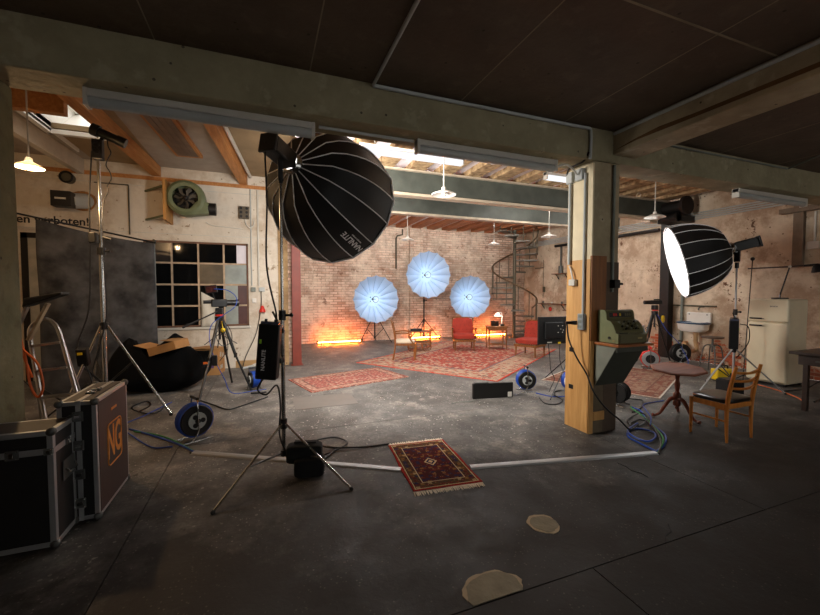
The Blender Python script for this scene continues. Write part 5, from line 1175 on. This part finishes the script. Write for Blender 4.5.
cable('monitor_lead', 'black lead hanging from the left side of the monitor', [(4.8, 5.55, .82), (4.8, 5.5, .55), (4.78, 5.45, .35), (4.82, 5.4, .2), (4.7, 5.35, .06), (4.62, 5.3, .012)], .007, M_black)
cable('monitor_lead', 'black lead hanging straight from the yellow monitor plug', [(5.06, 5.54, .8), (5.03, 5.5, .5), (5.05, 5.4, .25), (5.08, 5.3, .05), (5.0, 5.2, .012)], .007, M_black)
rotp = Matrix.Rotation(R(-10), 3, 'Z'); bp = thing('flood_lamp', 'flat black light panel standing on the floor near the carpet corner', 'lamp', (3.5, 5.34, 0))
mb().obox((3.5, 5.35, .125), (.7, .06, .25), rotp).build('casing', M_black, bp, False, .008); mb().obox(V((3.5, 5.35, .125))+rotp @ V((.29, -.032, -.07)), (.07, .004, .08), rotp).build('sticker', M_white, bp, False)
mb().obox(V((3.5, 5.35, .257))+rotp @ V((-.2, 0, 0)), (.24, .05, .016), rotp).build('cable_tray', M_steel, bp, False, .004)
cable('panel_lead', 'thin grey lead lying beside the flat black light panel', [(3.15, 5.3, .012), (3.0, 5.25, .012), (2.85, 5.3, .012), (2.7, 5.26, .012)], .006, M_conduitd)

# ================================================================== FURNITURE ON THE CARPET
def place(t, loc, rz): t.location = loc; t.rotation_euler = (0, 0, R(rz)); return t
# open-arm chair, faces local +X
ch = thing('armchair', 'carved wooden armchair with ivory seat on the carpet edge', 'armchair', (0,0,0))
for s_ in (-1, 1):
    mb().tube(smooth_path([(.24, .25*s_, 0), (.25, .25*s_, .12), (.27, .26*s_, .3), (.25, .26*s_, .42)], 3), .022, 8, None).build('leg', M_chairw, ch)
    mb().tube(smooth_path([(-.30, .22*s_, 0), (-.26, .22*s_, .2), (-.24, .22*s_, .42), (-.27, .22*s_, .7), (-.32, .21*s_, .9)], 4), .02, 8).build('leg', M_chairw, ch)
    mb().tube(smooth_path([(-.26, .23*s_, .66), (-.05, .29*s_, .68), (.12, .3*s_, .66), (.17, .29*s_, .62), (.12, .28*s_, .55), (.2, .27*s_, .42)], 4), .018, 8).build('armrest', M_chairw, ch)
mb().box(-.25, -.25, .36, .26, .25, .42).build('seat_rail', M_chairw, ch, False, .01); cushion((.0, 0, .45), (.52, .5, .1)).build('seat', M_cushion, ch)
mb().tube(smooth_path([(-.3, -.21, .88), (-.34, -.12, .96), (-.345, 0, .98), (-.34, .12, .96), (-.3, .21, .88)], 4), .024, 8).build('top_rail', M_chairw, ch)
mb().tube(smooth_path([(-.26, -.2, .6), (-.27, 0, .62), (-.26, .2, .6)], 4), .016, 6).build('back_rail', M_chairw, ch)
place(ch, (3.4, 9.3, .012), -20); ch.scale = (1.03, 1.03, 1.03)
# red velvet chairs, face local +X
def velvet(label, arms):
    t = thing('armchair', label, 'armchair', (0,0,0))
    for x in (-.27, .27):
        for y in (-.28, .28): mb().cyl((x, y, 0), (x*.97, y*.97, .3), .018, 8, .026).build('leg', M_chairw, t)
    mb().box(-.31, -.32, .27, .32, .32, .33).build('seat_rail', M_chairw, t, False, .01)
    cushion((.02, 0, .41), (.66, .66, .17), None, 10, 4).build('seat', M_velvet, t)
    for k in range(11): mb().ball((.345, -.3+.06*k, .355), .009, 4).build('stud', M_cream, t)
    r2 = Matrix.Rotation(R(-14), 3, 'Y'); bk = cushion((-.33, 0, .68), (.12, .64, .52), r2, 10, 5).build('backrest', M_velvet, t)
    for r_ in range(3):
        for c in range(5+(r_ % 2)): mb().ball(V((-.33, 0, .68))+r2 @ V((.058, (-.24+.12*c-(.06 if r_ % 2 else 0)), .15-.13*r_)), .013, 4).build('button', mat('dark_red_button', (120, 24, 14), .8), bk)
    mb().bar((-.36, -.3, .95), (-.36, .3, .95), .04, .03).build('crest_rail', M_chairw, t, False, .006)
    for s_ in (-1, 1):
        mb().cyl((-.27, .31*s_, .3), (-.36, .31*s_, .95), .02, 8).build('back_post', M_chairw, t)
        if arms:
            mb().bar((-.3, .35*s_, .6), (.16, .35*s_, .62), .05, .035).build('armrest', M_chairw, t, False, .008); mb().cyl((.12, .34*s_, .32), (.12, .35*s_, .6), .016, 8).build('arm_post', M_chairw, t); mb().bar((.02, .35*s_, .645), (.17, .35*s_, .65), .055, .03).build('arm_pad', M_black, t, False, .008)
    return t
place(velvet('red velvet buttoned armchair with dark arm pads facing the room', True), (5.6, 10.15, .012), -112)
place(velvet('armless red velvet chair partly behind the black monitor', False), (6.74, 8.5, .012), -155)
tt = thing('side_table', 'small wooden side table between the two red velvet chairs', 'table', (0,0,0))
mb().box(-.3, -.24, .67, .3, .24, .7).build('table_top', M_chairw, tt, False, .006)
for x in (-.26, .26):
    for y in (-.2, .2): mb().cyl((x, y, 0), (x, y, .67), .016, 8, .022).build('leg', M_chairw, tt)
for y in (-.2, .2): mb().box(-.26, y-.01, .58, .26, y+.01, .67).build('apron', M_chairw, tt, False)
mb().box(-.26, -.2, .13, .26, .2, .15).build('lower_shelf', M_chairw, tt, False)
place(tt, (6.62, 9.95, .012), -20)
lp = thing('table_lamp', 'small lit table lamp with white shade on the side table', 'lamp', (6.8, 9.92, .713))
mb().cyl((6.8, 9.92, .713), (6.8, 9.92, .735), .07, 16).build('base', M_white, lp); mb().tube(smooth_path([(6.8, 9.92, .73), (6.8, 9.92, 1.05), (6.77, 9.92, 1.12), (6.68, 9.92, 1.12)], 4), .012, 8).build('stem', M_white, lp); mb().lathe([(.11, -.09), (.05, 0), (.02, .02)], (6.64, 9.92, 1.1), 18).build('shade', M_lampshade, lp)
l = bpy.data.lights.new('table_lamp_light', 'POINT'); l.energy = 5; l.color = (1, .85, .65); l.shadow_soft_size = .03; lo = bpy.data.objects.new('table_lamp_light', l); col.objects.link(lo); lo.parent = lp; lo.location = (-.16, 0, .25)
for i, (x, y, h, lb) in enumerate([(6.5, 9.98, .16, 'taller black speaker on the side table edge'), (6.62, 9.94, .15, 'black speaker beside the table lamp')]):
    s = thing('speaker', lb, 'speaker', (x, y, .713)); mb().box(x-.045, y-.05, .713, x+.045, y+.05, .713+h).build('cabinet', M_black, s, False, .006); mb().cyl((x, y-.051, .713+h*.45), (x, y-.056, .713+h*.45), .03, 12).build('cone', M_dark, s)
o = thing('telephone', 'low black handset lying on the side table by the lamp', 'telephone', (6.74, 9.82, .713)); mb().box(6.7, 9.78, .713, 6.8, 9.86, .75).build('base', M_black, o, False, .008); mb().bar((6.68, 9.82, .765), (6.82, 9.82, .765), .03, .025).build('handset', M_black, o, False, .008)
tl = thing('tea_trolley', 'wooden tea trolley with round wheels behind the ivory chair', 'trolley', (0,0,0))
mb().box(-.35, -.22, .56, .35, .22, .59).build('tray', M_chairw, tl, False, .006); mb().box(-.35, -.22, .25, .35, .22, .27).build('lower_tray', M_chairw, tl, False, .006)
for x in (-.32, .32):
    for y in (-.19, .19): mb().cyl((x, y, .14 if x > 0 else .05), (x, y, .62), .014, 8).build('leg', M_chairw, tl)
for y in (-.24, .24):
    w_ = mb().ring((.2, y, .145), .13, .014, (0,1,0), 24).build('wheel', M_chairw, tl)
    for k in range(6): a = PI*k/3; mb().cyl((.2, y, .145), (.2+.13*math.cos(a), y, .145+.13*math.sin(a)), .006, 5).build('spoke', M_chairw, w_)
    w_ = mb().ring((-.22, y, .145), .13, .014, (0,1,0), 24).build('wheel', M_chairw, tl)
    for k in range(6): a = PI*k/3; mb().cyl((-.22, y, .145), (-.22+.13*math.cos(a), y, .145+.13*math.sin(a)), .006, 5).build('spoke', M_chairw, w_)
mb().tube(smooth_path([(.33, -.19, .6), (.45, -.19, .68), (.45, .19, .68), (.33, .19, .6)], 4), .014, 6).build('handle', M_chairw, tl)
place(tl, (4.3, 10.5, .0), -20)
o = thing('black_case', 'small black case lying on the tea trolley', 'case', (4.2, 10.53, .59)); rr_ = Matrix.Rotation(R(-20), 3, 'Z'); mb().obox((4.2, 10.53, .625), (.34, .2, .07), rr_).build('shell', M_black, o, False, .01); mb().obox((4.2, 10.42, .64), (.1, .02, .02), rr_).build('handle', M_dark, o, False)

# ================================================================== SPIRAL STAIR
ss = thing('spiral_staircase', 'grey steel spiral staircase with curved handrail in the brick corner', 'staircase', (8.94, 12.25, 0))
sx, sy, Rs = 8.94, 12.25, .86
mb().cyl((sx, sy, 0), (sx, sy, 4.4), .06, 14).build('centre_pole', M_stairg, ss)
ang = lambda z: -yaw-(z-.35)/2.6*2*PI
rail = []
for k in range(20):
    z = .2+.21*k; a0 = ang(z); w_ = R(17)
    m = mb(); pts = [(.05, -1), (.05, 1), (Rs, 1), (Rs, -1)]
    top = [V((sx+r_*math.cos(a0+s_*w_*(1 if r_ > .1 else 1.5)), sy+r_*math.sin(a0+s_*w_*(1 if r_ > .1 else 1.5)), z)) for r_, s_ in pts]
    tr_ = m.prism(top, (0, 0, .05)).build('tread', M_tread, ss, False)
    q = V((sx+(Rs-.02)*math.cos(a0), sy+(Rs-.02)*math.sin(a0), z)); mb().cyl(q, q+V((0, 0, .92)), .017, 6).build('baluster', M_stairg, ss); rail.append(q+V((0, 0, .92)))
mb().tube(smooth_path(rail, 4), .03, 8).build('handrail', M_brassr, ss)
mb().cyl((sx, sy, 0), (sx, sy, .02), .18, 16).build('base_plate', M_stairg, ss)

# ================================================================== RIGHT WALL FURNITURE
def wall_shelf(label, y0, y1, z, dep_=.2):
    t = thing('wall_shelf', label, 'shelf', (XR-.1, (y0+y1)/2, z-.1)); mb().box(XR-dep_, y0, z-.02, XR, y1, z+.01).build('board', wood_mat('brown_shelf_wood', (96, 60, 40), (140, 92, 62), 'y', .6), t, False, .003)
    for y in (y0+.2, y1-.2): mb().bar((XR-.02, y, z-.2), (XR-dep_+.03, y, z-.02), .02, .02).build('bracket', M_dark, t, False)
wall_shelf('long brown wall shelf low behind the black monitor', 10.75, 12.2, 1.31); wall_shelf('short brown wall shelf high beside the spiral stair', 10.6, 11.45, 2.42); wall_shelf('short lower brown wall shelf beside the pillar', 10.3, 10.85, 1.1)
o = thing('wall_pipe', 'vertical dark pipe with canister above the high wall shelf', 'pipe', (XR-.08, 11.1, 2.43)); mb().cyl((XR-.08, 11.1, 2.43), (XR-.08, 11.1, 2.7), .08, 12).build('canister', M_steel, o); mb().cyl((XR-.08, 11.1, 2.7), (XR-.08, 11.1, 3.42), .03, 8).build('pipe', M_steel, o)
o = mb().tube([(XR-.02, 12.1, 3.0), (XR-.02, 12.1, 1.5)], .008, 5).box(XR-.05, 12.0, 1.75, XR-.001, 12.1, 1.95).build('pull_switch', M_stairg); tag(o, 'thin pull cord with small box on the tan wall by the stair', 'pull switch')
o = mb().box(XR-.06, 12.1, 2.68, XR-.001, 12.55, 2.71).build('wall_ledge', M_stairg); tag(o, 'thin rusty ledge on the tan wall by the stair', 'ledge')
o = thing('fire_bell', 'small round red bell under the long wall shelf', 'bell', (XR-.05, 11.7, 1.05)); mb().lathe([(.001, .06), (.05, .05), (.08, .02), (.085, 0)], (XR-.001, 11.7, 1.1), 14, (-1,0,0)).build('gong', M_redc, o); mb().ball((XR-.065, 11.7, 1.1), .012, 5).build('bolt', M_steel, o)
for k, (y, h) in enumerate([(12.0, .09), (11.5, .06), (11.0, .08)]):
    o = mb().lathe([(.001, 0), (.035, 0), (.035, h*.7), (.02, h*.8), (.02, h), (.001, h)], (XR-.1, y, 1.325), 12).build('tin', M_steel if k != 1 else M_offw); tag(o, ['grey tin standing at the stair end of the long wall shelf', 'pale tin standing mid way on the long wall shelf', 'grey tin standing at the pillar end of the long wall shelf'][k], 'tin')

# sink
sk_ = thing('wall_sink', 'white enamel wall sink with blue rim and beige drain', 'sink', (9.95, 6.3, .3))
mb().box(10.12, 6.04, .95, 10.18, 6.62, 1.24).build('splashback', M_white, sk_, True, .03, seg=3)
m = mb(); n = 24; lv = [(.30, .20, .985), (.29, .19, .985), (.27, .18, .85), (.22, .15, .80), (.05, .04, .795)]
outl = [(.05, .04, .765), (.24, .16, .77), (.31, .2, .83), (.325, .215, .97), (.325, .215, .985), (.30, .20, .985)]
seq = outl+lv[1:]
for a_, b_, z in seq:
    for j in range(n):
        t_ = 2*PI*j/n; f = lambda q: math.copysign(abs(q)**.6, q); m.v.append(V((9.93+b_*f(math.sin(t_)), 6.32+a_*f(math.cos(t_)), z)))
for i in range(len(seq)-1):
    for j in range(n): m.f.append([i*n+j, i*n+(j+1) % n, (i+1)*n+(j+1) % n, (i+1)*n+j])
m.f.append([j for j in range(n)]); m.f.append([(len(seq)-1)*n+j for j in range(n)])
m.build('basin', M_white, sk_)
mb().tube([V((9.93+.215*math.copysign(abs(math.sin(2*PI*j/n))**.6, math.sin(2*PI*j/n)), 6.32+.325*math.copysign(abs(math.cos(2*PI*j/n))**.6, math.cos(2*PI*j/n)), .985)) for j in range(n)], .024, 6, closed=True).build('rim', M_bluerim, sk_)
mb().tube(smooth_path([(9.93, 6.25, .77), (9.93, 6.25, .5), (9.93, 6.22, .36), (9.93, 6.3, .28), (9.93, 6.42, .3), (9.95, 6.5, .4), (10.05, 6.6, .45), (10.19, 6.65, .45)], 5), .045, 10).build('drain_pipe', M_terracotta, sk_); mb().cyl((9.93, 6.25, .77), (9.93, 6.25, .68), .055, 12).build('drain_collar', M_terracotta, sk_)
mb().tube(smooth_path([(10.19, 6.25, 1.38), (10.1, 6.25, 1.38), (10.02, 6.25, 1.36), (10.0, 6.25, 1.3)], 4), .018, 8).build('tap', M_steel, sk_)
for y in (6.12, 6.54): mb().cyl((10.12, y, 1.19), (10.11, y, 1.19), .015, 8).build('fixing', M_steel, sk_)
o = mb().tube([(XR-.03, 5.95, 1.4), (XR-.03, 7.0, 1.4)], .02, 8).build('water_pipe', M_stairg); tag(o, 'rusty water pipe on the wall above the sink', 'pipe')
o = mb().tube([(XR-.05, 6.75, 0), (XR-.05, 6.75, 2.3)], .035, 8).build('down_pipe', M_conduitd); tag(o, 'grey down pipe beside the black column and sink', 'pipe')
# stool
so = thing('work_stool', 'round wooden stool on bent steel legs beside the sink', 'stool', (9.05, 5.35, 0)); cx_, cy2 = 9.05, 5.35
mb().cyl((cx_, cy2, .75), (cx_, cy2, .785), .2, 24).build('seat', wood_mat('dark_stool_wood', (70, 52, 42), (104, 82, 66), 'x', .5), so, True, .006)
mb().cyl((cx_, cy2, .45), (cx_, cy2, .75), .02, 10).build('screw', M_steel, so); mb().cyl((cx_, cy2, .56), (cx_, cy2, .6), .05, 12).build('nut', M_steel, so)
for k in range(4):
    a = PI/4+PI/2*k; dx, dy = math.cos(a), math.sin(a)
    mb().tube(smooth_path([(cx_+.24*dx, cy2+.24*dy, .012), (cx_+.19*dx, cy2+.19*dy, .35), (cx_+.155*dx, cy2+.155*dy, .54), (cx_+.1*dx, cy2+.1*dy, .6), (cx_+.03*dx, cy2+.03*dy, .6)], 4), .013, 8).build('leg', M_steel, so)
mb().ring((cx_, cy2, .26), .205, .01, (0,0,1), 28).build('foot_ring', M_steel, so)
# right tripod with camera
tr2 = tripod('camera_tripod', 'black camera tripod standing before the black column', (9.15, 6.75), 1.22, [(8.75, 6.9), (9.62, 6.66), (9.3, 7.15)], M_black)
o = thing('video_camera', 'black video camera on the tripod before the black column', 'camera', (9.15, 6.75, 1.42)); rt = Matrix.Rotation(R(-20), 3, 'Z')
mb().obox((9.15, 6.75, 1.49), (.3, .11, .1), rt).build('body', M_black, o, False, .012); mb().cyl(V((9.15, 6.75, 1.49))+rt @ V((-.14, 0, 0)), V((9.15, 6.75, 1.49))+rt @ V((-.27, 0, 0)), .05, 12).build('lens', M_black, o); mb().obox(V((9.15, 6.75, 1.56))+rt @ V((.05, 0, 0)), (.16, .03, .03), rt).build('top_handle', M_black, o, False, .008)
o = thing('yellow_pouch', 'yellow pouch hanging on the tripod before the black column', 'pouch', (9.22, 6.62, 1.0)); cushion((9.24, 6.6, 1.08), (.09, .06, .18)).build('pouch', M_yellow, o); mb().cyl((9.24, 6.6, 1.16), (9.2, 6.68, 1.24), .006, 5).build('cord', M_black, o)
cable('blue_cable', 'blue cable hanging from the tripod by the black column', [(9.1, 6.65, 1.2), (9.25, 6.5, .8), (9.4, 6.3, .5), (9.35, 6.05, .15), (9.2, 5.95, .012)], .009, M_blue)
# fridge
fr = thing('fridge', 'cream two door retro fridge against the tan wall', 'fridge', (9.14, 4.29, 0))
mb().box(8.87, 3.99, .04, 9.47, 4.6, 1.62).build('cabinet', M_fridge, fr, True, .04, seg=4)
d1 = mb().box(8.82, 3.985, 1.19, 8.885, 4.605, 1.615).build('freezer_door', M_fridge, fr, True, .03, seg=4); d2 = mb().box(8.82, 3.985, .07, 8.885, 4.605, 1.175).build('fridge_door', M_fridge, fr, True, .03, seg=4)
for dd_, z in ((d1, 1.25), (d2, 1.115)): mb().bar((8.795, 4.56, z), (8.795, 4.36, z), .03, .03).build('handle', M_dark, dd_, False, .01); mb().bar((8.80, 4.36, z-.005), (8.80, 4.33, z-.005), .02, .02).build('handle_tip', M_chrome, dd_, False, .005)
text_mesh('lettering', 'BOSCH', .035, M_steel, d1, frame_mat((8.8185, 4.2, 1.48), (0,-1,0), (0,0,1)), .001)
for x in (8.93, 9.4):
    for y in (4.05, 4.54): mb().cyl((x, y, 0), (x, y, .05), .025, 8).build('foot', M_black, fr)
mb().box(8.9, 4.0, .02, 8.91, 4.59, .06).build('plinth', M_black, fr, False)
dl = thing('desk_lamp', 'black jointed desk lamp standing on the fridge', 'lamp', (9.0, 4.2, 1.622))
mb().cyl((9.0, 4.2, 1.622), (9.0, 4.2, 1.645), .12, 20).build('base', M_black, dl); mb().cyl((9.0, 4.2, 1.645), (9.0, 4.2, 1.7), .016, 8).build('socket', M_chrome, dl); mb().cyl((9.0, 4.2, 1.7), (9.1, 4.12, 2.22), .012, 8).build('lower_arm', M_black, dl); mb().ball((9.1, 4.12, 2.22), .025, 8).build('joint', M_white, dl)
mb().cyl((9.1, 4.12, 2.22), (9.42, 3.9, 2.26), .01, 8).build('upper_arm', M_black, dl); mb().lathe([(.02, .07), (.05, .05), (.075, .0), (.1, -.07)], (9.45, 3.88, 2.2), 18, (-.35, .1, 1)).build('shade', M_black, dl)
# dark desk at the right edge
dk = thing('desk', 'dark wooden desk at the room edge beside the fridge', 'desk', (8.0, 2.8, 0))
mb().box(7.3, 2.2, .83, 8.75, 3.28, .87).build('desk_top', M_darkwood, dk, False, .006); mb().box(7.38, 2.3, .68, 8.65, 3.2, .83).build('drawer_frame', M_darkwood, dk, False); 
for x in (7.42, 8.6):
    for y in (2.35, 3.12): mb().box(x-.03, y-.03, 0, x+.03, y+.03, .7).build('leg', M_darkwood, dk, False, .005)
dwr = mb().box(7.366, 2.75, .70, 7.38, 3.15, .80).build('drawer', M_darkwood, dk, False, .004); mb().bar((7.36, 2.9, .75), (7.36, 3.0, .75), .012, .02).build('pull', M_steel, dwr, False)
o = thing('tool_case', 'yellow tool case on the floor behind the wooden chair', 'tool case', (8.42, 4.78, 0)); rt = Matrix.Rotation(R(-20), 3, 'Z')
mb().obox((8.42, 4.78, .13), (.36, .18, .22), rt).build('shell', M_yellow, o, True, .03, seg=3); mb().tube(smooth_path([V((8.42, 4.78, .24))+rt @ V(q) for q in ((-.1, 0, 0), (-.08, 0, .06), (.08, 0, .06), (.1, 0, 0))], 4), .014, 6).build('handle', M_black, o); mb().obox(V((8.42, 4.78, .13))+rt @ V((.1, -.092, 0)), (.06, .01, .08), rt).build('latch', M_black, o, False); mb().obox((8.42, 4.78, .012), (.3, .14, .022), rt).build('foot', M_black, o, False)
o = thing('gear_box', 'black box on the floor under the lit softbox stand', 'box', (7.3, 4.03, 0)); rt = Matrix.Rotation(R(-15), 3, 'Z'); mb().obox((7.3, 4.03, .14), (.3, .24, .27), rt).build('shell', M_matt, o, True, .015); mb().obox((7.3, 4.03, .285), (.26, .2, .02), rt).build('lid', M_black, o, True, .006)

# octagonal tilt-top table
ot = thing('pedestal_table', 'octagonal mahogany pedestal table on three carved legs', 'table', (5.32, 3.57, 0)); rt = Matrix.Rotation(R(-4), 3, 'Y') @ Matrix.Rotation(R(3), 3, 'X')
m = mb(); n = 8; c = V((5.32, 3.57, .69)); prof_ = [(.30, -.022), (.335, -.012), (.335, .006), (.31, .014), (.3, .01), (.001, .01)]
for r_, z in prof_:
    for j in range(n): a = 2*PI*(j+.5)/n; m.v.append(c+rt @ V((r_*math.cos(a), r_*math.sin(a), z)))
for i in range(len(prof_)-1):
    for j in range(n): m.f.append([i*n+j, i*n+(j+1) % n, (i+1)*n+(j+1) % n, (i+1)*n+j])
m.f.append(list(range(n))); m.build('table_top', M_mahogt, ot, True, ang=25)
mb().lathe([(.001, .18), (.045, .18), (.05, .22), (.035, .26), (.05, .3), (.045, .34), (.022, .38), (.03, .42), (.036, .47), (.022, .53), (.026, .58), (.045, .62), (.03, .66), (.06, .67)], (5.32, 3.57, 0), 16).build('pedestal', M_mahog, ot); mb().ball((5.32, 3.57, .15), .025, 6).build('finial', M_mahog, ot)
for a in (R(150), R(270), R(30)):
    d_ = V((math.cos(a), math.sin(a), 0)); p = [V((5.32, 3.57, 0))+d_*r_+V((0, 0, z)) for r_, z in ((.03, .28), (.09, .26), (.15, .17), (.21, .07), (.27, .03), (.31, .035))]
    mb().tube(smooth_path(p, 4), .02, 8, [.03-.014*min(1, i/17) if i < 17 else .022 for i in range(21)]).build('leg', M_mahog, ot)
# wooden chair with black seat
wc = thing('wooden_chair', 'teak wooden chair with black seat and curved back slats', 'chair', (5.21, 2.95, 0))
for x in (4.96, 5.46): mb().tube([(x, 3.15, 0), (x, 3.15, .3), (x, 3.15, .45)], .02, 8, [.015, .02, .022]).build('front_leg', M_chairp, wc)
tops = []
for x in (4.98, 5.44):
    mb().tube(smooth_path([(x, 2.76, 0), (x, 2.77, .25), (x, 2.765, .46), (x, 2.74, .66), (x, 2.69, .9)], 4), .02, 8, [.014, .016, .018, .019, .02, .021, .022, .022, .023, .024, .025, .024, .023, .022, .021, .02, .018]).build('back_post', M_chairp, wc)
for y, z in ((2.715, .82), (2.74, .72), (2.755, .63)):
    mb().tube(smooth_path([(4.98, y, z+.01), (5.1, y-.03, z), (5.21, y-.04, z-.004), (5.32, y-.03, z), (5.44, y, z+.01)], 3), .016, 6).build('back_slat', M_chairp, wc)
mb().box(4.965, 3.13, .39, 5.455, 3.155, .45).build('seat_rail', M_chairp, wc, False, .004); mb().box(4.98, 2.76, .39, 5.44, 2.785, .45).build('seat_rail', M_chairp, wc, False, .004)
for x in (4.965, 5.44): mb().bar((x, 2.77, .42), (x, 3.14, .42), .022, .06).build('seat_rail', M_chairp, wc, False, .004); 
for x in (4.965, 5.45): mb().bar((x, 2.78, .25), (x, 3.14, .25), .016, .02).build('stretcher', M_chairp, wc, False, .004)
cushion((5.21, 2.965, .475), (.52, .43, .06), None, 10, 5).build('seat', M_seat, wc)

# things by the entrance cables
o = mb().tube(smooth_path([(-.25, 7.02, .015), (-.1, 7.0, .015), (0, 7.02, .015)], 3), .014, 6).build('cable_coupler', M_black); tag(o, 'black cable coupler lying on the floor under the power unit', 'cable coupler')
